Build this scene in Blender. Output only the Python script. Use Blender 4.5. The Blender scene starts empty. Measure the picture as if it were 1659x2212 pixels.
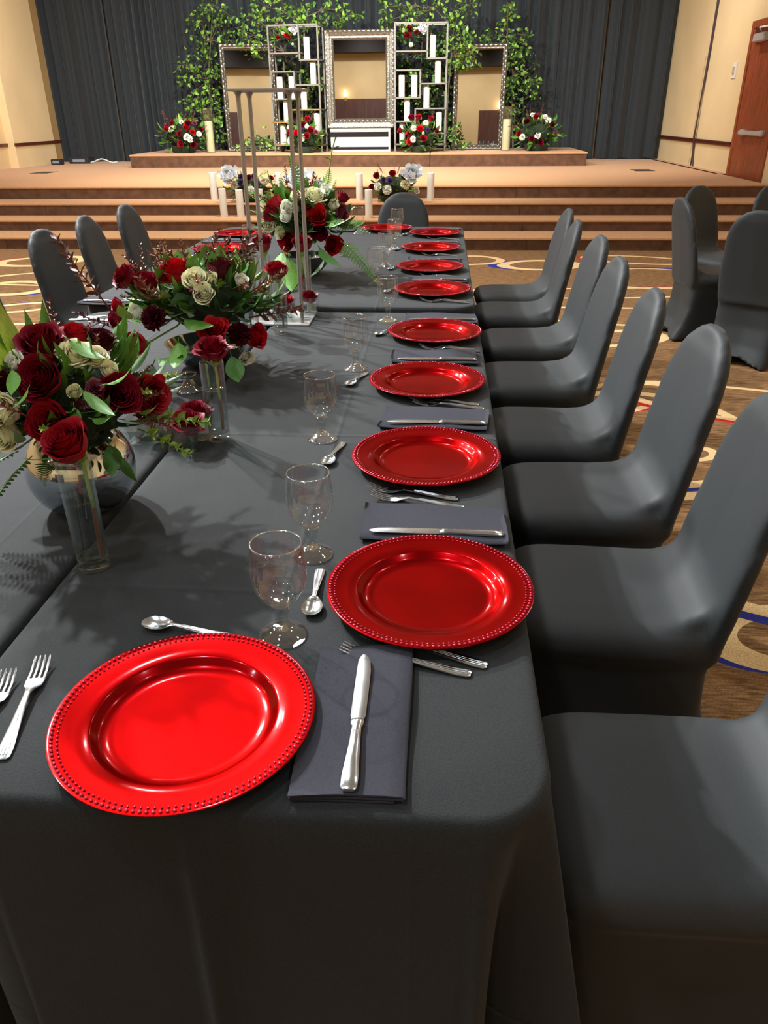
import bpy, bmesh, math, random
import numpy as np
from mathutils import Vector, Matrix, Quaternion
random.seed(7)
rnd = random.Random(11)
C = bpy.context.scene.collection
R = math.radians
PI = math.pi

# ------------------------------------------------------------------ camera
IW, IH = 1659, 2212
FPX, PITCH, YAW, ROLL, CAMH = 1649.9, R(27.54), R(4.29), R(.539), 1.458
_F = Vector((-math.sin(YAW)*math.cos(PITCH), math.cos(YAW)*math.cos(PITCH), -math.sin(PITCH)))
_R0 = Vector((math.cos(YAW), math.sin(YAW), 0))
_U0 = _R0.cross(_F)
_R = _R0*math.cos(ROLL) - _U0*math.sin(ROLL)
_U = _U0*math.cos(ROLL) + _R0*math.sin(ROLL)
CAMP = Vector((0, 0, CAMH))
cam = bpy.data.cameras.new('camera')
camo = bpy.data.objects.new('camera', cam)
C.objects.link(camo)
camo.matrix_world = Matrix(((_R.x, _U.x, -_F.x, 0), (_R.y, _U.y, -_F.y, 0), (_R.z, _U.z, -_F.z, CAMH), (0, 0, 0, 1)))
cam.sensor_fit = 'VERTICAL'
cam.sensor_height = 24.0
cam.lens = FPX*24.0/IH
cam.clip_start = .05
bpy.context.scene.camera = camo

def ray(px, py): return _F*FPX + _R*(px-IW/2) - _U*(py-IH/2)
def atY(px, py, y):                       # survey helper: a point of the photograph at a known distance down the room
    d = ray(px, py); return CAMP + d*(y/d.y)
def atZ(px, py, z):                       # ... or on a known level (floor, table top, tread)
    d = ray(px, py); return CAMP + d*((z-CAMH)/d.z)

# ------------------------------------------------------------------ world, light, exposure
sc = bpy.context.scene
sc.view_settings.view_transform = 'Standard'
sc.view_settings.look = 'None'
sc.view_settings.gamma = 1
sc.view_settings.use_curve_mapping = False
sc.view_settings.exposure = -.70
w = bpy.data.worlds.new('world'); sc.world = w; w.use_nodes = True
w.node_tree.nodes['Background'].inputs[0].default_value = (.5, .45, .4, 1)
w.node_tree.nodes['Background'].inputs[1].default_value = .05

ZC = 4.7           # ceiling level
def lamp(x, y, power, size=.28, col=(.97, .985, 1), aim=None, spread=170):
    l = bpy.data.lights.new('lamp_or_fill', 'AREA'); l.shape = 'DISK'; l.size = size
    l.energy = power; l.color = col; l.spread = R(spread)
    o = bpy.data.objects.new('lamp_or_fill', l); C.objects.link(o)
    o.location = (x, y, ZC-.05)
    if aim:
        d = Vector(aim)-o.location; o.rotation_euler = d.to_track_quat('-Z', 'Y').to_euler()
    return o
DOWN = []
for y, pw in ((-3.4, 46), (.2, 60), (3.2, 62), (5.9, 70), (9.0, 108)):
    for x, k in ((-6.2, 1.15), (-3.4, 1.2), (-1.2, 1.0), (2.0, .45)):
        DOWN.append((x, y)); lamp(x, y, pw*k, col=(.86, .94, 1) if y < 2 else (.96, .985, 1))
# ceiling spots: two over the long table from the left, three towards the stage, four added to brighten the end wall
TRACK = [(-3.9, 4.6, 300, (-.4, 1.6, .8)), (-4.1, 6.4, 300, (-.4, 3.4, .8)),
         (-4.6, 10.4, 300, (-3.4, 16.8, 1.2)), (.8, 10.4, 300, (-.4, 16.8, 1.2)), (-1.9, 9.9, 420, (-1.9, 15.5, .8)),
         (-6.2, -4.6, 48, (-6.2, -7, 2.4)), (-3.2, -4.6, 48, (-3.2, -7, 2.4)), (-.2, -4.6, 48, (-.2, -7, 2.4)), (2.8, -4.6, 48, (2.8, -7, 2.4)),
         (-6.6, 13.6, 70, (-8.4, 15.5, 2.2)), (2.6, 13.4, 60, (4.5, 15.0, 2.0))]
for x, y, p, a in TRACK: lamp(x, y, p, .16, (.97, .985, 1), a, 110)

# ------------------------------------------------------------------ materials
MATS = {}
def newmat(name):
    m = bpy.data.materials.new(name); m.use_nodes = True
    nt = m.node_tree; b = nt.nodes['Principled BSDF']
    MATS[name] = m
    return m, nt, b
def N(nt, t, **kw):
    n = nt.nodes.new(t)
    for k, v in kw.items():
        if k in n.bl_rna.properties: setattr(n, k, v)
    return n
def mat(name, col, rough=.6, metal=0., var=.0, vscale=30., bump=0., bscale=200., coat=0., spec=.5, sheen=0., rand=0., detail=3., stretch=None, sub=0.):
    """plain procedural material: base colour broken up by noise, fine relief from a second noise"""
    if name in MATS: return MATS[name]
    m, nt, b = newmat(name); L = nt.links
    b.inputs['Base Color'].default_value = (*col, 1)
    b.inputs['Roughness'].default_value = rough; b.inputs['Metallic'].default_value = metal
    b.inputs['Specular IOR Level'].default_value = spec
    b.inputs['Coat Weight'].default_value = coat; b.inputs['Coat Roughness'].default_value = .06
    if sheen:
        b.inputs['Sheen Weight'].default_value = sheen; b.inputs['Sheen Roughness'].default_value = .45
    tc = N(nt, 'ShaderNodeTexCoord')
    vec = tc.outputs['Object']
    if stretch:
        mp = N(nt, 'ShaderNodeMapping'); mp.inputs['Scale'].default_value = stretch
        L.new(vec, mp.inputs['Vector']); vec = mp.outputs['Vector']
    if var or rand:
        hs = N(nt, 'ShaderNodeHueSaturation'); hs.inputs['Color'].default_value = (*col, 1)
        L.new(hs.outputs[0], b.inputs['Base Color'])
        val = None
        if var:
            nz = N(nt, 'ShaderNodeTexNoise'); nz.inputs['Scale'].default_value = vscale; nz.inputs['Detail'].default_value = detail
            L.new(vec, nz.inputs['Vector'])
            mr = N(nt, 'ShaderNodeMapRange'); mr.inputs[1].default_value = .3; mr.inputs[2].default_value = .7
            mr.inputs[3].default_value = 1-var; mr.inputs[4].default_value = 1+var
            L.new(nz.outputs['Fac'], mr.inputs[0]); val = mr.outputs[0]
        if rand:
            oi = N(nt, 'ShaderNodeObjectInfo')
            mr = N(nt, 'ShaderNodeMapRange'); mr.inputs[3].default_value = 1-rand; mr.inputs[4].default_value = 1+rand
            L.new(oi.outputs['Random'], mr.inputs[0])
            if val is None: val = mr.outputs[0]
            else:
                mm = N(nt, 'ShaderNodeMath', operation='MULTIPLY'); L.new(val, mm.inputs[0]); L.new(mr.outputs[0], mm.inputs[1]); val = mm.outputs[0]
        L.new(val, hs.inputs['Value'])
    if bump:
        nz = N(nt, 'ShaderNodeTexNoise'); nz.inputs['Scale'].default_value = bscale; nz.inputs['Detail'].default_value = 4
        L.new(vec, nz.inputs['Vector'])
        bp = N(nt, 'ShaderNodeBump'); bp.inputs['Strength'].default_value = bump; bp.inputs['Distance'].default_value = .01
        L.new(nz.outputs['Fac'], bp.inputs['Height']); L.new(bp.outputs[0], b.inputs['Normal'])
    if sub:
        b.inputs['Subsurface Weight'].default_value = sub; b.inputs['Subsurface Radius'].default_value = (.02, .015, .01)
    return m

def thin_glass(name, tint=(.97, .985, .98), edge=.55, base=.045, rough=.0):
    """clear glass wall: see-through straight on, mirror-like towards its edges"""
    m = bpy.data.materials.new(name); m.use_nodes = True; nt = m.node_tree; L = nt.links
    nt.nodes.remove(nt.nodes['Principled BSDF']); out = nt.nodes['Material Output']
    tr = N(nt, 'ShaderNodeBsdfTransparent'); tr.inputs[0].default_value = (*tint, 1)
    gl = N(nt, 'ShaderNodeBsdfGlossy'); gl.inputs['Roughness'].default_value = rough; gl.inputs[0].default_value = (1, 1, 1, 1)
    lw = N(nt, 'ShaderNodeLayerWeight'); lw.inputs[0].default_value = .5
    pw = N(nt, 'ShaderNodeMath', operation='POWER'); pw.inputs[1].default_value = 3.6; L.new(lw.outputs['Facing'], pw.inputs[0])
    ma = N(nt, 'ShaderNodeMath', operation='MULTIPLY_ADD'); ma.inputs[1].default_value = edge; ma.inputs[2].default_value = base; L.new(pw.outputs[0], ma.inputs[0])
    mx = N(nt, 'ShaderNodeMixShader'); L.new(ma.outputs[0], mx.inputs[0]); L.new(tr.outputs[0], mx.inputs[1]); L.new(gl.outputs[0], mx.inputs[2])
    L.new(mx.outputs[0], out.inputs[0]); MATS[name] = m
    return m
def solid_glass(name, col=(.97, 1, .99), ior=1.48):
    m, nt, b = newmat(name)
    b.inputs['Base Color'].default_value = (*col, 1); b.inputs['Transmission Weight'].default_value = 1
    b.inputs['Roughness'].default_value = .0; b.inputs['IOR'].default_value = ior
    return m

CLOTH = None
def cloth_material():
    m, nt, b = newmat('black_tablecloth'); L = nt.links
    b.inputs['Roughness'].default_value = .85; b.inputs['Specular IOR Level'].default_value = .28; b.inputs['Sheen Weight'].default_value = .05; b.inputs['Sheen Roughness'].default_value = .5
    tc = N(nt, 'ShaderNodeTexCoord'); g = N(nt, 'ShaderNodeNewGeometry')
    nz = N(nt, 'ShaderNodeTexNoise'); nz.inputs['Scale'].default_value = 420; nz.inputs['Detail'].default_value = 2
    L.new(tc.outputs['Object'], nz.inputs['Vector'])
    cr = N(nt, 'ShaderNodeValToRGB')
    cr.color_ramp.elements[0].position = .3; cr.color_ramp.elements[0].color = (.0115, .0133, .014, 1)
    cr.color_ramp.elements[1].position = .75; cr.color_ramp.elements[1].color = (.020, .0228, .024, 1)
    L.new(nz.outputs['Fac'], cr.inputs[0]); L.new(cr.outputs[0], b.inputs['Base Color'])
    # ironed-in fold creases: narrow ridges across and along, plus broad soft ripples
    sx = N(nt, 'ShaderNodeSeparateXYZ'); L.new(tc.outputs['Object'], sx.inputs[0])
    def ridge(sock, pos, wd, h):
        a = N(nt, 'ShaderNodeMath', operation='SUBTRACT'); L.new(sock, a.inputs[0]); a.inputs[1].default_value = pos
        d = N(nt, 'ShaderNodeMath', operation='DIVIDE'); L.new(a.outputs[0], d.inputs[0]); d.inputs[1].default_value = wd
        p = N(nt, 'ShaderNodeMath', operation='MULTIPLY'); L.new(d.outputs[0], p.inputs[0]); L.new(d.outputs[0], p.inputs[1])
        n1 = N(nt, 'ShaderNodeMath', operation='MULTIPLY'); L.new(p.outputs[0], n1.inputs[0]); n1.inputs[1].default_value = -1
        e = N(nt, 'ShaderNodeMath', operation='EXPONENT'); L.new(n1.outputs[0], e.inputs[0])
        s = N(nt, 'ShaderNodeMath', operation='MULTIPLY'); L.new(e.outputs[0], s.inputs[0]); s.inputs[1].default_value = h
        return s.outputs[0]
    n2 = N(nt, 'ShaderNodeTexNoise'); n2.inputs['Scale'].default_value = 7; n2.inputs['Detail'].default_value = 1
    L.new(tc.outputs['Object'], n2.inputs['Vector'])
    hs = N(nt, 'ShaderNodeMath', operation='MULTIPLY'); L.new(n2.outputs['Fac'], hs.inputs[0]); hs.inputs[1].default_value = .004
    tot = hs.outputs[0]
    for sock, pos, wd, h in ((sx.outputs[0], .0, .006, .0025), (sx.outputs[1], -.09, .008, .0024), (sx.outputs[1], .62, .008, .0018), (sx.outputs[1], -.78, .008, .0014), (sx.outputs[2], .33, .006, .002), (sx.outputs[0], .225, .005, .0009)):
        ad = N(nt, 'ShaderNodeMath', operation='ADD'); L.new(tot, ad.inputs[0]); L.new(ridge(sock, pos, wd, h), ad.inputs[1]); tot = ad.outputs[0]
    fz = N(nt, 'ShaderNodeMath', operation='MULTIPLY_ADD'); L.new(nz.outputs['Fac'], fz.inputs[0]); fz.inputs[1].default_value = .0006; L.new(tot, fz.inputs[2])
    bp = N(nt, 'ShaderNodeBump'); bp.inputs['Strength'].default_value = .8; bp.inputs['Distance'].default_value = 1.0
    L.new(fz.outputs[0], bp.inputs['Height']); L.new(bp.outputs[0], b.inputs['Normal'])
    return m
CLOTH = cloth_material()
SPANDEX = mat('black_spandex', (.021, .0240, .0255), .60, sheen=.06, var=.12, vscale=300, bump=.06, bscale=700, spec=.35)
NAPKIN = mat('charcoal_napkin', (.040, .040, .051), .9, var=.12, vscale=350, bump=.12, bscale=600, spec=.12)
SILVER = mat('polished_steel', (.70, .75, .79), .2, 1.0, var=.06, vscale=60)
MIRBOWL = mat('mirror_silver', (.74, .79, .83), .05, 1.0, var=.04, vscale=18)
GLASS = thin_glass('clear_glass', (.97, .985, .985), .7, .085)
FOOTG = thin_glass('foot_glass', (.93, .955, .955), .8, .15)
RIMG = thin_glass('rim_glass', (.9, .94, .94), .4, .42)
VGLASS = thin_glass('vase_glass', (.95, .975, .97), .65, .10)
SGLASS = solid_glass('solid_glass')
WATER = thin_glass('vase_water', (.86, .90, .89), .6, .07)
def charger_material():
    m, nt, b = newmat('red_lacquer'); L = nt.links
    b.inputs['Metallic'].default_value = .95; b.inputs['Coat Weight'].default_value = .25; b.inputs['Coat Roughness'].default_value = .1
    b.inputs['Specular Tint'].default_value = (1, .02, .03, 1)
    tc = N(nt, 'ShaderNodeTexCoord')
    nz = N(nt, 'ShaderNodeTexNoise'); nz.inputs['Scale'].default_value = 9; nz.inputs['Detail'].default_value = 2; L.new(tc.outputs['Object'], nz.inputs['Vector'])
    cr = N(nt, 'ShaderNodeValToRGB'); cr.color_ramp.elements[0].position = .35; cr.color_ramp.elements[0].color = (.235, .0002, .0015, 1)
    cr.color_ramp.elements[1].position = .7; cr.color_ramp.elements[1].color = (.275, .0003, .002, 1)
    L.new(nz.outputs['Fac'], cr.inputs[0]); L.new(cr.outputs[0], b.inputs['Base Color'])
    mr = N(nt, 'ShaderNodeMapRange'); mr.inputs[3].default_value = .27; mr.inputs[4].default_value = .36; L.new(nz.outputs['Fac'], mr.inputs[0]); L.new(mr.outputs[0], b.inputs['Roughness'])
    return m
RED = charger_material()
BEAD = mat('red_bead', (.62, .03, .09), .18, .7, coat=1)
WAX = mat('ivory_wax', (.70, .66, .56), .5, var=.04, vscale=8, sub=.15)
WAXY = mat('yellow_wax', (.78, .66, .40), .5, var=.05, vscale=8, sub=.15)
GREYMETAL = mat('brushed_grey_metal', (.42, .41, .40), .42, .75, var=.06, vscale=40)
SILVFRAME = mat('antique_silver', (.17, .155, .122), .38, .85, var=.35, vscale=38, bump=.5, bscale=60)
CHAMP = mat('champagne_metal', (.19, .175, .14), .5, .2, var=.08, vscale=20)
GOLDM = mat('gold_metal', (.42, .28, .09), .38, .75, var=.08, vscale=20)
MIRROR = mat('mirror_glass', (.86, .85, .82), .012, 1.0, var=.01, vscale=3)
BEIGE = mat('beige_wallpaper', (.68, .49, .25), .85, var=.05, vscale=1.3, bump=.06, bscale=120)
BEIGE2 = mat('cream_wallpaper', (.74, .56, .30), .85, var=.05, vscale=1.3, bump=.06, bscale=120)
CEIL = mat('ceiling_paint', (.50, .56, .63), .9, var=.04, vscale=2)
DARKWOOD = mat('dark_cherry_wood', (.10, .022, .012), .35, var=.25, vscale=6, stretch=(1, 1, .15))
DOORWOOD = mat('cherry_door_wood', (.30, .072, .024), .42, var=.38, vscale=9, stretch=(3, 3, .25), bump=.05, bscale=30, detail=6)
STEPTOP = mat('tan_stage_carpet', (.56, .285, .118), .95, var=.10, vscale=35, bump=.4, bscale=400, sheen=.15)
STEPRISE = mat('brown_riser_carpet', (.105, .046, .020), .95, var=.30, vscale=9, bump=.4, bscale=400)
DRAPE = mat('black_drape', (.022, .026, .028), .8, sheen=.18, var=.12, vscale=60, spec=.3)
BLACKP = mat('black_plastic', (.02, .02, .022), .5, var=.1)
WHITEP = mat('white_plastic', (.75, .72, .66), .45, var=.03)
CORDB = mat('brown_cord', (.035, .012, .010), .6, var=.1)
WHITEPAINT = mat('white_panel', (.50, .45, .44), .4, var=.03, vscale=5)
BLACKGL = mat('black_gloss', (.014, .013, .012), .8, spec=.1, var=.1)
PAPERW = mat('white_paper_petal', (.82, .83, .84), .6, var=.03, vscale=20)
# flowers and foliage
PET = {'dark': mat('petal_dark_red', (.205, .004, .017), .5, var=.35, vscale=55, rand=.15, spec=.25),
       'red': mat('petal_bright_red', (.55, .008, .016), .5, var=.25, vscale=55, rand=.12, spec=.25),
       'mid': mat('petal_red', (.36, .006, .018), .5, var=.3, vscale=55, rand=.15, spec=.25),
       'burg': mat('petal_burgundy', (.085, .005, .014), .55, var=.4, vscale=55, rand=.15, spec=.25),
       'cream': mat('petal_cream', (.93, .91, .64), .6, var=.05, vscale=55, rand=.04, sub=.35),
       'white': mat('petal_white', (.93, .93, .80), .6, var=.05, vscale=55, rand=.04, sub=.35),
       'purple': mat('petal_purple', (.10, .03, .17), .6, var=.3, vscale=55, rand=.15),
       'mauve': mat('petal_mauve', (.22, .05, .08), .6, var=.3, vscale=55, rand=.1)}
LEAFM = {'deep': mat('leaf_deep_green', (.034, .10, .014), .52, spec=.35, var=.3, vscale=30, rand=.35),
         'mid': mat('leaf_mid_green', (.088, .225, .026), .52, spec=.35, var=.25, vscale=30, rand=.3),
         'light': mat('leaf_light_green', (.27, .42, .07), .52, spec=.35, var=.2, vscale=30, rand=.25),
         'sage': mat('leaf_sage_green', (.20, .33, .16), .52, spec=.35, var=.2, vscale=30, rand=.2),
         'rust': mat('leaf_rust_red', (.17, .055, .028), .45, var=.35, vscale=40, rand=.35),
         'wine': mat('leaf_wine', (.10, .012, .02), .4, var=.35, vscale=40, rand=.3)}
STEM = mat('green_stem', (.22, .33, .05), .5, var=.25, vscale=20)
STEMB = mat('brown_stem', (.22, .075, .025), .5, var=.3, vscale=25)
TREEL = mat('smilax_leaf', (.17, .33, .042), .36, var=.55, vscale=6, detail=2)
TREED = mat('smilax_leaf_deep', (.040, .11, .02), .42, var=.5, vscale=6, detail=2)
BARK = mat('vine_bark', (.10, .075, .045), .8, var=.3, vscale=30)
MOSS = mat('dark_moss', (.012, .026, .008), .9, var=.4, vscale=30, bump=.6, bscale=60)

# ------------------------------------------------------------------ mesh and object helpers
class MB:
    """collects primitives into ONE mesh"""
    def __init__(s): s.v = []; s.f = []
    def add(s, vs, fs, M=None):
        k = len(s.v)
        s.v += [tuple(M @ Vector(p)) if M else tuple(p) for p in vs]
        s.f += [tuple(i+k for i in f) for f in fs]; return s
    def box(s, a, b, M=None, bev=0.):
        (x0, y0, z0), (x1, y1, z1) = a, b
        if bev <= 0:
            vs = [(x, y, z) for z in (z0, z1) for y in (y0, y1) for x in (x0, x1)]
            return s.add(vs, [(0, 2, 3, 1), (4, 5, 7, 6), (0, 1, 5, 4), (2, 6, 7, 3), (0, 4, 6, 2), (1, 3, 7, 5)], M)
        bm = bmesh.new(); bmesh.ops.create_cube(bm, size=1)
        for v in bm.verts: v.co = Vector(((x0+x1)/2+v.co.x*(x1-x0), (y0+y1)/2+v.co.y*(y1-y0), (z0+z1)/2+v.co.z*(z1-z0)))
        bmesh.ops.bevel(bm, geom=list(bm.edges), offset=bev, segments=2, affect='EDGES')
        bm.verts.index_update(); vs = [v.co.copy() for v in bm.verts]; fs = [[v.index for v in f.verts] for f in bm.faces]; bm.free()
        return s.add(vs, fs, M)
    def lathe(s, prof, n=24, M=None, close=False):
        vs = []; fs = []; m = len(prof)
        for i in range(n):
            a = 2*PI*i/n; ca, sa = math.cos(a), math.sin(a)
            vs += [(r*ca, r*sa, z) for r, z in prof]
        for i in range(n):
            j = (i+1) % n
            for k in range(m-1):
                fs.append((i*m+k, j*m+k, j*m+k+1, i*m+k+1))
            if close: fs.append((i*m+m-1, j*m+m-1, j*m, i*m))
        return s.add(vs, fs, M)
    def tube(s, pts, r, n=8, caps=True, M=None):
        pts = [Vector(p) for p in pts]; m = len(pts); vs = []; fs = []
        up = Vector((0, 0, 1)); prev = None
        for i, p in enumerate(pts):
            t = (pts[min(i+1, m-1)]-pts[max(i-1, 0)]).normalized()
            a = t.cross(up if abs(t.z) < .95 else Vector((1, 0, 0))).normalized()
            if prev is not None:
                a = (prev - t*prev.dot(t)).normalized()
            prev = a; b = t.cross(a)
            rr = r[i] if isinstance(r, (list, tuple)) else r
            for k in range(n):
                q = 2*PI*k/n; vs.append(p + (a*math.cos(q)+b*math.sin(q))*rr)
        for i in range(m-1):
            for k in range(n):
                l = (k+1) % n; fs.append((i*n+k, i*n+l, (i+1)*n+l, (i+1)*n+k))
        if caps: fs.append(tuple(range(n-1, -1, -1))); fs.append(tuple((m-1)*n+k for k in range(n)))
        return s.add(vs, fs, M)
    def grid(s, fn, nu, nv, M=None):
        vs = [fn(i/nu, j/nv) for j in range(nv+1) for i in range(nu+1)]
        fs = [(j*(nu+1)+i, j*(nu+1)+i+1, (j+1)*(nu+1)+i+1, (j+1)*(nu+1)+i) for j in range(nv) for i in range(nu)]
        return s.add(vs, fs, M)
    def mesh(s, name, m, smooth=True, angle=None):
        me = bpy.data.meshes.new(name); me.from_pydata(s.v, [], s.f); me.update()
        if m: me.materials.append(m)
        if smooth:
            me.polygons.foreach_set('use_smooth', [True]*len(me.polygons))
            if angle: me.set_sharp_from_angle(angle=R(angle))
        return me
    def build(s, name, m, parent=None, smooth=True, angle=35):
        return link(name, s.mesh(name, m, smooth, angle), parent)
def link(name, data, parent=None, loc=None, rot=None, scale=None):
    o = bpy.data.objects.new(name, data); C.objects.link(o)
    if parent: o.parent = parent
    if loc is not None: o.location = loc
    if rot is not None:
        if isinstance(rot, Quaternion): o.rotation_mode = 'QUATERNION'; o.rotation_quaternion = rot
        else: o.rotation_euler = rot
    if scale is not None: o.scale = (scale,)*3 if isinstance(scale, (int, float)) else scale
    return o
def tag(o, label, cat=None, group=None, kind=None):
    o['label'] = label
    if cat: o['category'] = cat
    if group: o['group'] = group
    if kind: o['kind'] = kind
    return o
def thing(name, loc, rz=0, label=None, cat=None, group=None):
    o = bpy.data.objects.new(name, None); C.objects.link(o); o.location = loc; o.rotation_euler = (0, 0, rz)
    o.empty_display_size = .05
    if label: tag(o, label, cat, group)
    return o
def struct(name, mb, m, label, cat, parent=None, smooth=False):
    o = mb.build(name, m, parent, smooth)
    if not parent: tag(o, label, cat, None, 'structure')
    return o
def zto(d, spin=0.):
    return Vector(d).to_track_quat('Z', 'Y') @ Quaternion((0, 0, 1), spin)
ORD = ['first', 'second', 'third', 'fourth', 'fifth', 'sixth', 'seventh', 'eighth', 'ninth', 'tenth']

# ================================================================== THE ROOM
XL, XR, YB, YF = -8.45, 4.5, 18.6, -7.0
def carpet_material():
    m, nt, b = newmat('swirl_carpet'); L = nt.links
    b.inputs['Roughness'].default_value = .95; b.inputs['Specular IOR Level'].default_value = .1
    tc = N(nt, 'ShaderNodeTexCoord')
    # woven brown ground: streaky noise
    mp = N(nt, 'ShaderNodeMapping'); mp.inputs['Scale'].default_value = (14, 90, 1); L.new(tc.outputs['Object'], mp.inputs[0])
    nz = N(nt, 'ShaderNodeTexNoise'); nz.inputs['Scale'].default_value = 1; nz.inputs['Detail'].default_value = 5; L.new(mp.outputs[0], nz.inputs['Vector'])
    cr = N(nt, 'ShaderNodeValToRGB'); e = cr.color_ramp.elements
    e[0].position = .32; e[0].color = (.115, .058, .026, 1); e[1].position = .68; e[1].color = (.36, .20, .088, 1)
    L.new(nz.outputs['Fac'], cr.inputs[0]); col = cr.outputs[0]
    wob = N(nt, 'ShaderNodeTexNoise'); wob.inputs['Scale'].default_value = 1.1; wob.inputs['Detail'].default_value = 0; L.new(tc.outputs['Object'], wob.inputs['Vector'])
    vm = N(nt, 'ShaderNodeVectorMath', operation='MULTIPLY_ADD'); L.new(wob.outputs['Color'], vm.inputs[0]); vm.inputs[1].default_value = (.16, .16, 0); L.new(tc.outputs['Object'], vm.inputs[2])
    wr = N(nt, 'ShaderNodeVectorMath', operation='WRAP'); L.new(vm.outputs[0], wr.inputs[0])
    wr.inputs[1].default_value = (2.75, 9.75, 1); wr.inputs[2].default_value = (-5.25, .5, -1)
    CREAM, BLUE, REDC, OLIVE = (.80, .56, .28), (.034, .042, .27), (.55, .025, .03), (.12, .09, .035)
    def loop(cx, cy, a, bb, rot, wd, tint, ox, oy, k=1.0):
        nonlocal col
        mq = N(nt, 'ShaderNodeMapping'); mq.vector_type = 'TEXTURE'
        mq.inputs['Location'].default_value = (cx+.08, cy+.08, 0); mq.inputs['Rotation'].default_value = (0, 0, R(rot)); mq.inputs['Scale'].default_value = (a, bb, 1)
        L.new(wr.outputs[0], mq.inputs[0])
        fl = N(nt, 'ShaderNodeVectorMath', operation='MULTIPLY'); L.new(mq.outputs[0], fl.inputs[0]); fl.inputs[1].default_value = (1, 1, 0)
        d = N(nt, 'ShaderNodeVectorMath', operation='LENGTH'); L.new(fl.outputs[0], d.inputs[0])
        sb = N(nt, 'ShaderNodeVectorMath', operation='SUBTRACT'); L.new(fl.outputs[0], sb.inputs[0]); sb.inputs[1].default_value = (ox, oy, 0)
        d2 = N(nt, 'ShaderNodeVectorMath', operation='LENGTH'); L.new(sb.outputs[0], d2.inputs[0])
        lt = N(nt, 'ShaderNodeMath', operation='LESS_THAN'); L.new(d2.outputs['Value'], lt.inputs[0]); lt.inputs[1].default_value = k+.07
        gt = N(nt, 'ShaderNodeMath', operation='GREATER_THAN'); L.new(d.outputs['Value'], gt.inputs[0]); gt.inputs[1].default_value = 1
        an = N(nt, 'ShaderNodeMath', operation='MULTIPLY'); L.new(lt.outputs[0], an.inputs[0]); L.new(gt.outputs[0], an.inputs[1])
        mx = N(nt, 'ShaderNodeMix', data_type='RGBA'); L.new(an.outputs[0], mx.inputs[0]); L.new(col, mx.inputs[6]); mx.inputs[7].default_value = (*tint, 1)
        cp = N(nt, 'ShaderNodeMath', operation='COMPARE'); L.new(d.outputs['Value'], cp.inputs[0]); cp.inputs[1].default_value = 1; cp.inputs[2].default_value = wd*.65/min(a, bb)
        m2 = N(nt, 'ShaderNodeMix', data_type='RGBA'); L.new(cp.outputs[0], m2.inputs[0]); L.new(mx.outputs[2], m2.inputs[6]); m2.inputs[7].default_value = (*CREAM, 1)
        col = m2.outputs[2]
    LOOPS = [(1.17, 2.03, .27, .15, 10, .055, BLUE, -.25, -.05, 1.05), (1.24, 3.50, .10, .075, 20, .03, REDC, -.3, -.1, 1.1),
             (1.02, 3.75, .62, .62, 0, .05, BLUE, -.08, -.05, 1.0), (1.6, 2.55, .95, .50, -8, .045, BLUE, .03, -.08, 1.02),
             (.95, 4.25, .5, .2, 30, .04, REDC, .1, -.1, 1.02), (1.9, 4.15, .9, .30, -20, .03, REDC, .0, -.1, 1.02),
             (1.05, 8.6, .40, .28, 10, .07, BLUE, -.25, .05, 1.05), (2.15, 8.95, .55, .24, -15, .05, REDC, -.1, -.12, 1.03),
             (1.5, 7.2, 1.6, .22, 4, .035, REDC, .0, .18, 1.0), (.35, 8.9, .3, .26, 0, .06, REDC, -.2, .1, 1.05),
             (1.75, 6.25, 1.3, .3, -6, .035, OLIVE, .1, .1, 1.0), (2.1, 7.9, .6, .5, 0, .04, BLUE, .1, .1, 1.0), (1.25, 5.6, .35, .2, 15, .05, REDC, -.2, 0, 1.05),
             (-4.1, 7.25, .34, .30, 0, .075, BLUE, .18, -.12, 1.02), (-4.55, 8.75, .42, .3, 20, .08, REDC, -.15, .1, 1.05), (-3.6, 6.45, .30, .17, 15, .05, BLUE, .0, .2, 1.05),
             (-3.2, 7.9, 1.5, .45, 10, .035, OLIVE, .05, .1, 1.0), (-2.6, 8.6, .33, .28, 0, .07, BLUE, -.25, .0, 1.05), (-3.0, 5.7, .9, .16, 4, .035, OLIVE, .0, .2, 1.0),
             (-2.75, 6.8, .24, .34, 0, .05, REDC, -.15, -.1, 1.05), (-2.9, 4.6, 1.1, .3, 0, .045, BLUE, .1, .1, 1.0)]
    for l in LOOPS: loop(*l)
    # pile speckle
    n3 = N(nt, 'ShaderNodeTexNoise'); n3.inputs['Scale'].default_value = 160; L.new(tc.outputs['Object'], n3.inputs['Vector'])
    mr = N(nt, 'ShaderNodeMapRange'); mr.inputs[1].default_value = .3; mr.inputs[2].default_value = .7; mr.inputs[3].default_value = .75; mr.inputs[4].default_value = 1.2; L.new(n3.outputs['Fac'], mr.inputs[0])
    hv = N(nt, 'ShaderNodeHueSaturation'); L.new(col, hv.inputs['Color']); L.new(mr.outputs[0], hv.inputs['Value']); L.new(hv.outputs[0], b.inputs['Base Color'])
    bp = N(nt, 'ShaderNodeBump'); bp.inputs['Strength'].default_value = .4; bp.inputs['Distance'].default_value = .004; L.new(n3.outputs['Fac'], bp.inputs['Height']); L.new(bp.outputs[0], b.inputs['Normal'])
    return m
struct('floor', MB().box((XL-.3, YF-.3, -.12), (XR+.3, YB+.3, 0)), carpet_material(), 'brown ballroom carpet with cream, blue and red swirling loops', 'carpet')
struct('ceiling', MB().box((XL-.3, YF-.3, ZC), (XR+.3, YB+.3, ZC+.15)), CEIL, 'plain painted ballroom ceiling above the hall', 'ceiling')
struct('wall_back', MB().box((XL-.3, YB, 0), (XR+.3, YB+.2, ZC)), BEIGE, 'beige wall behind the black stage drapes', 'wall')
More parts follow.
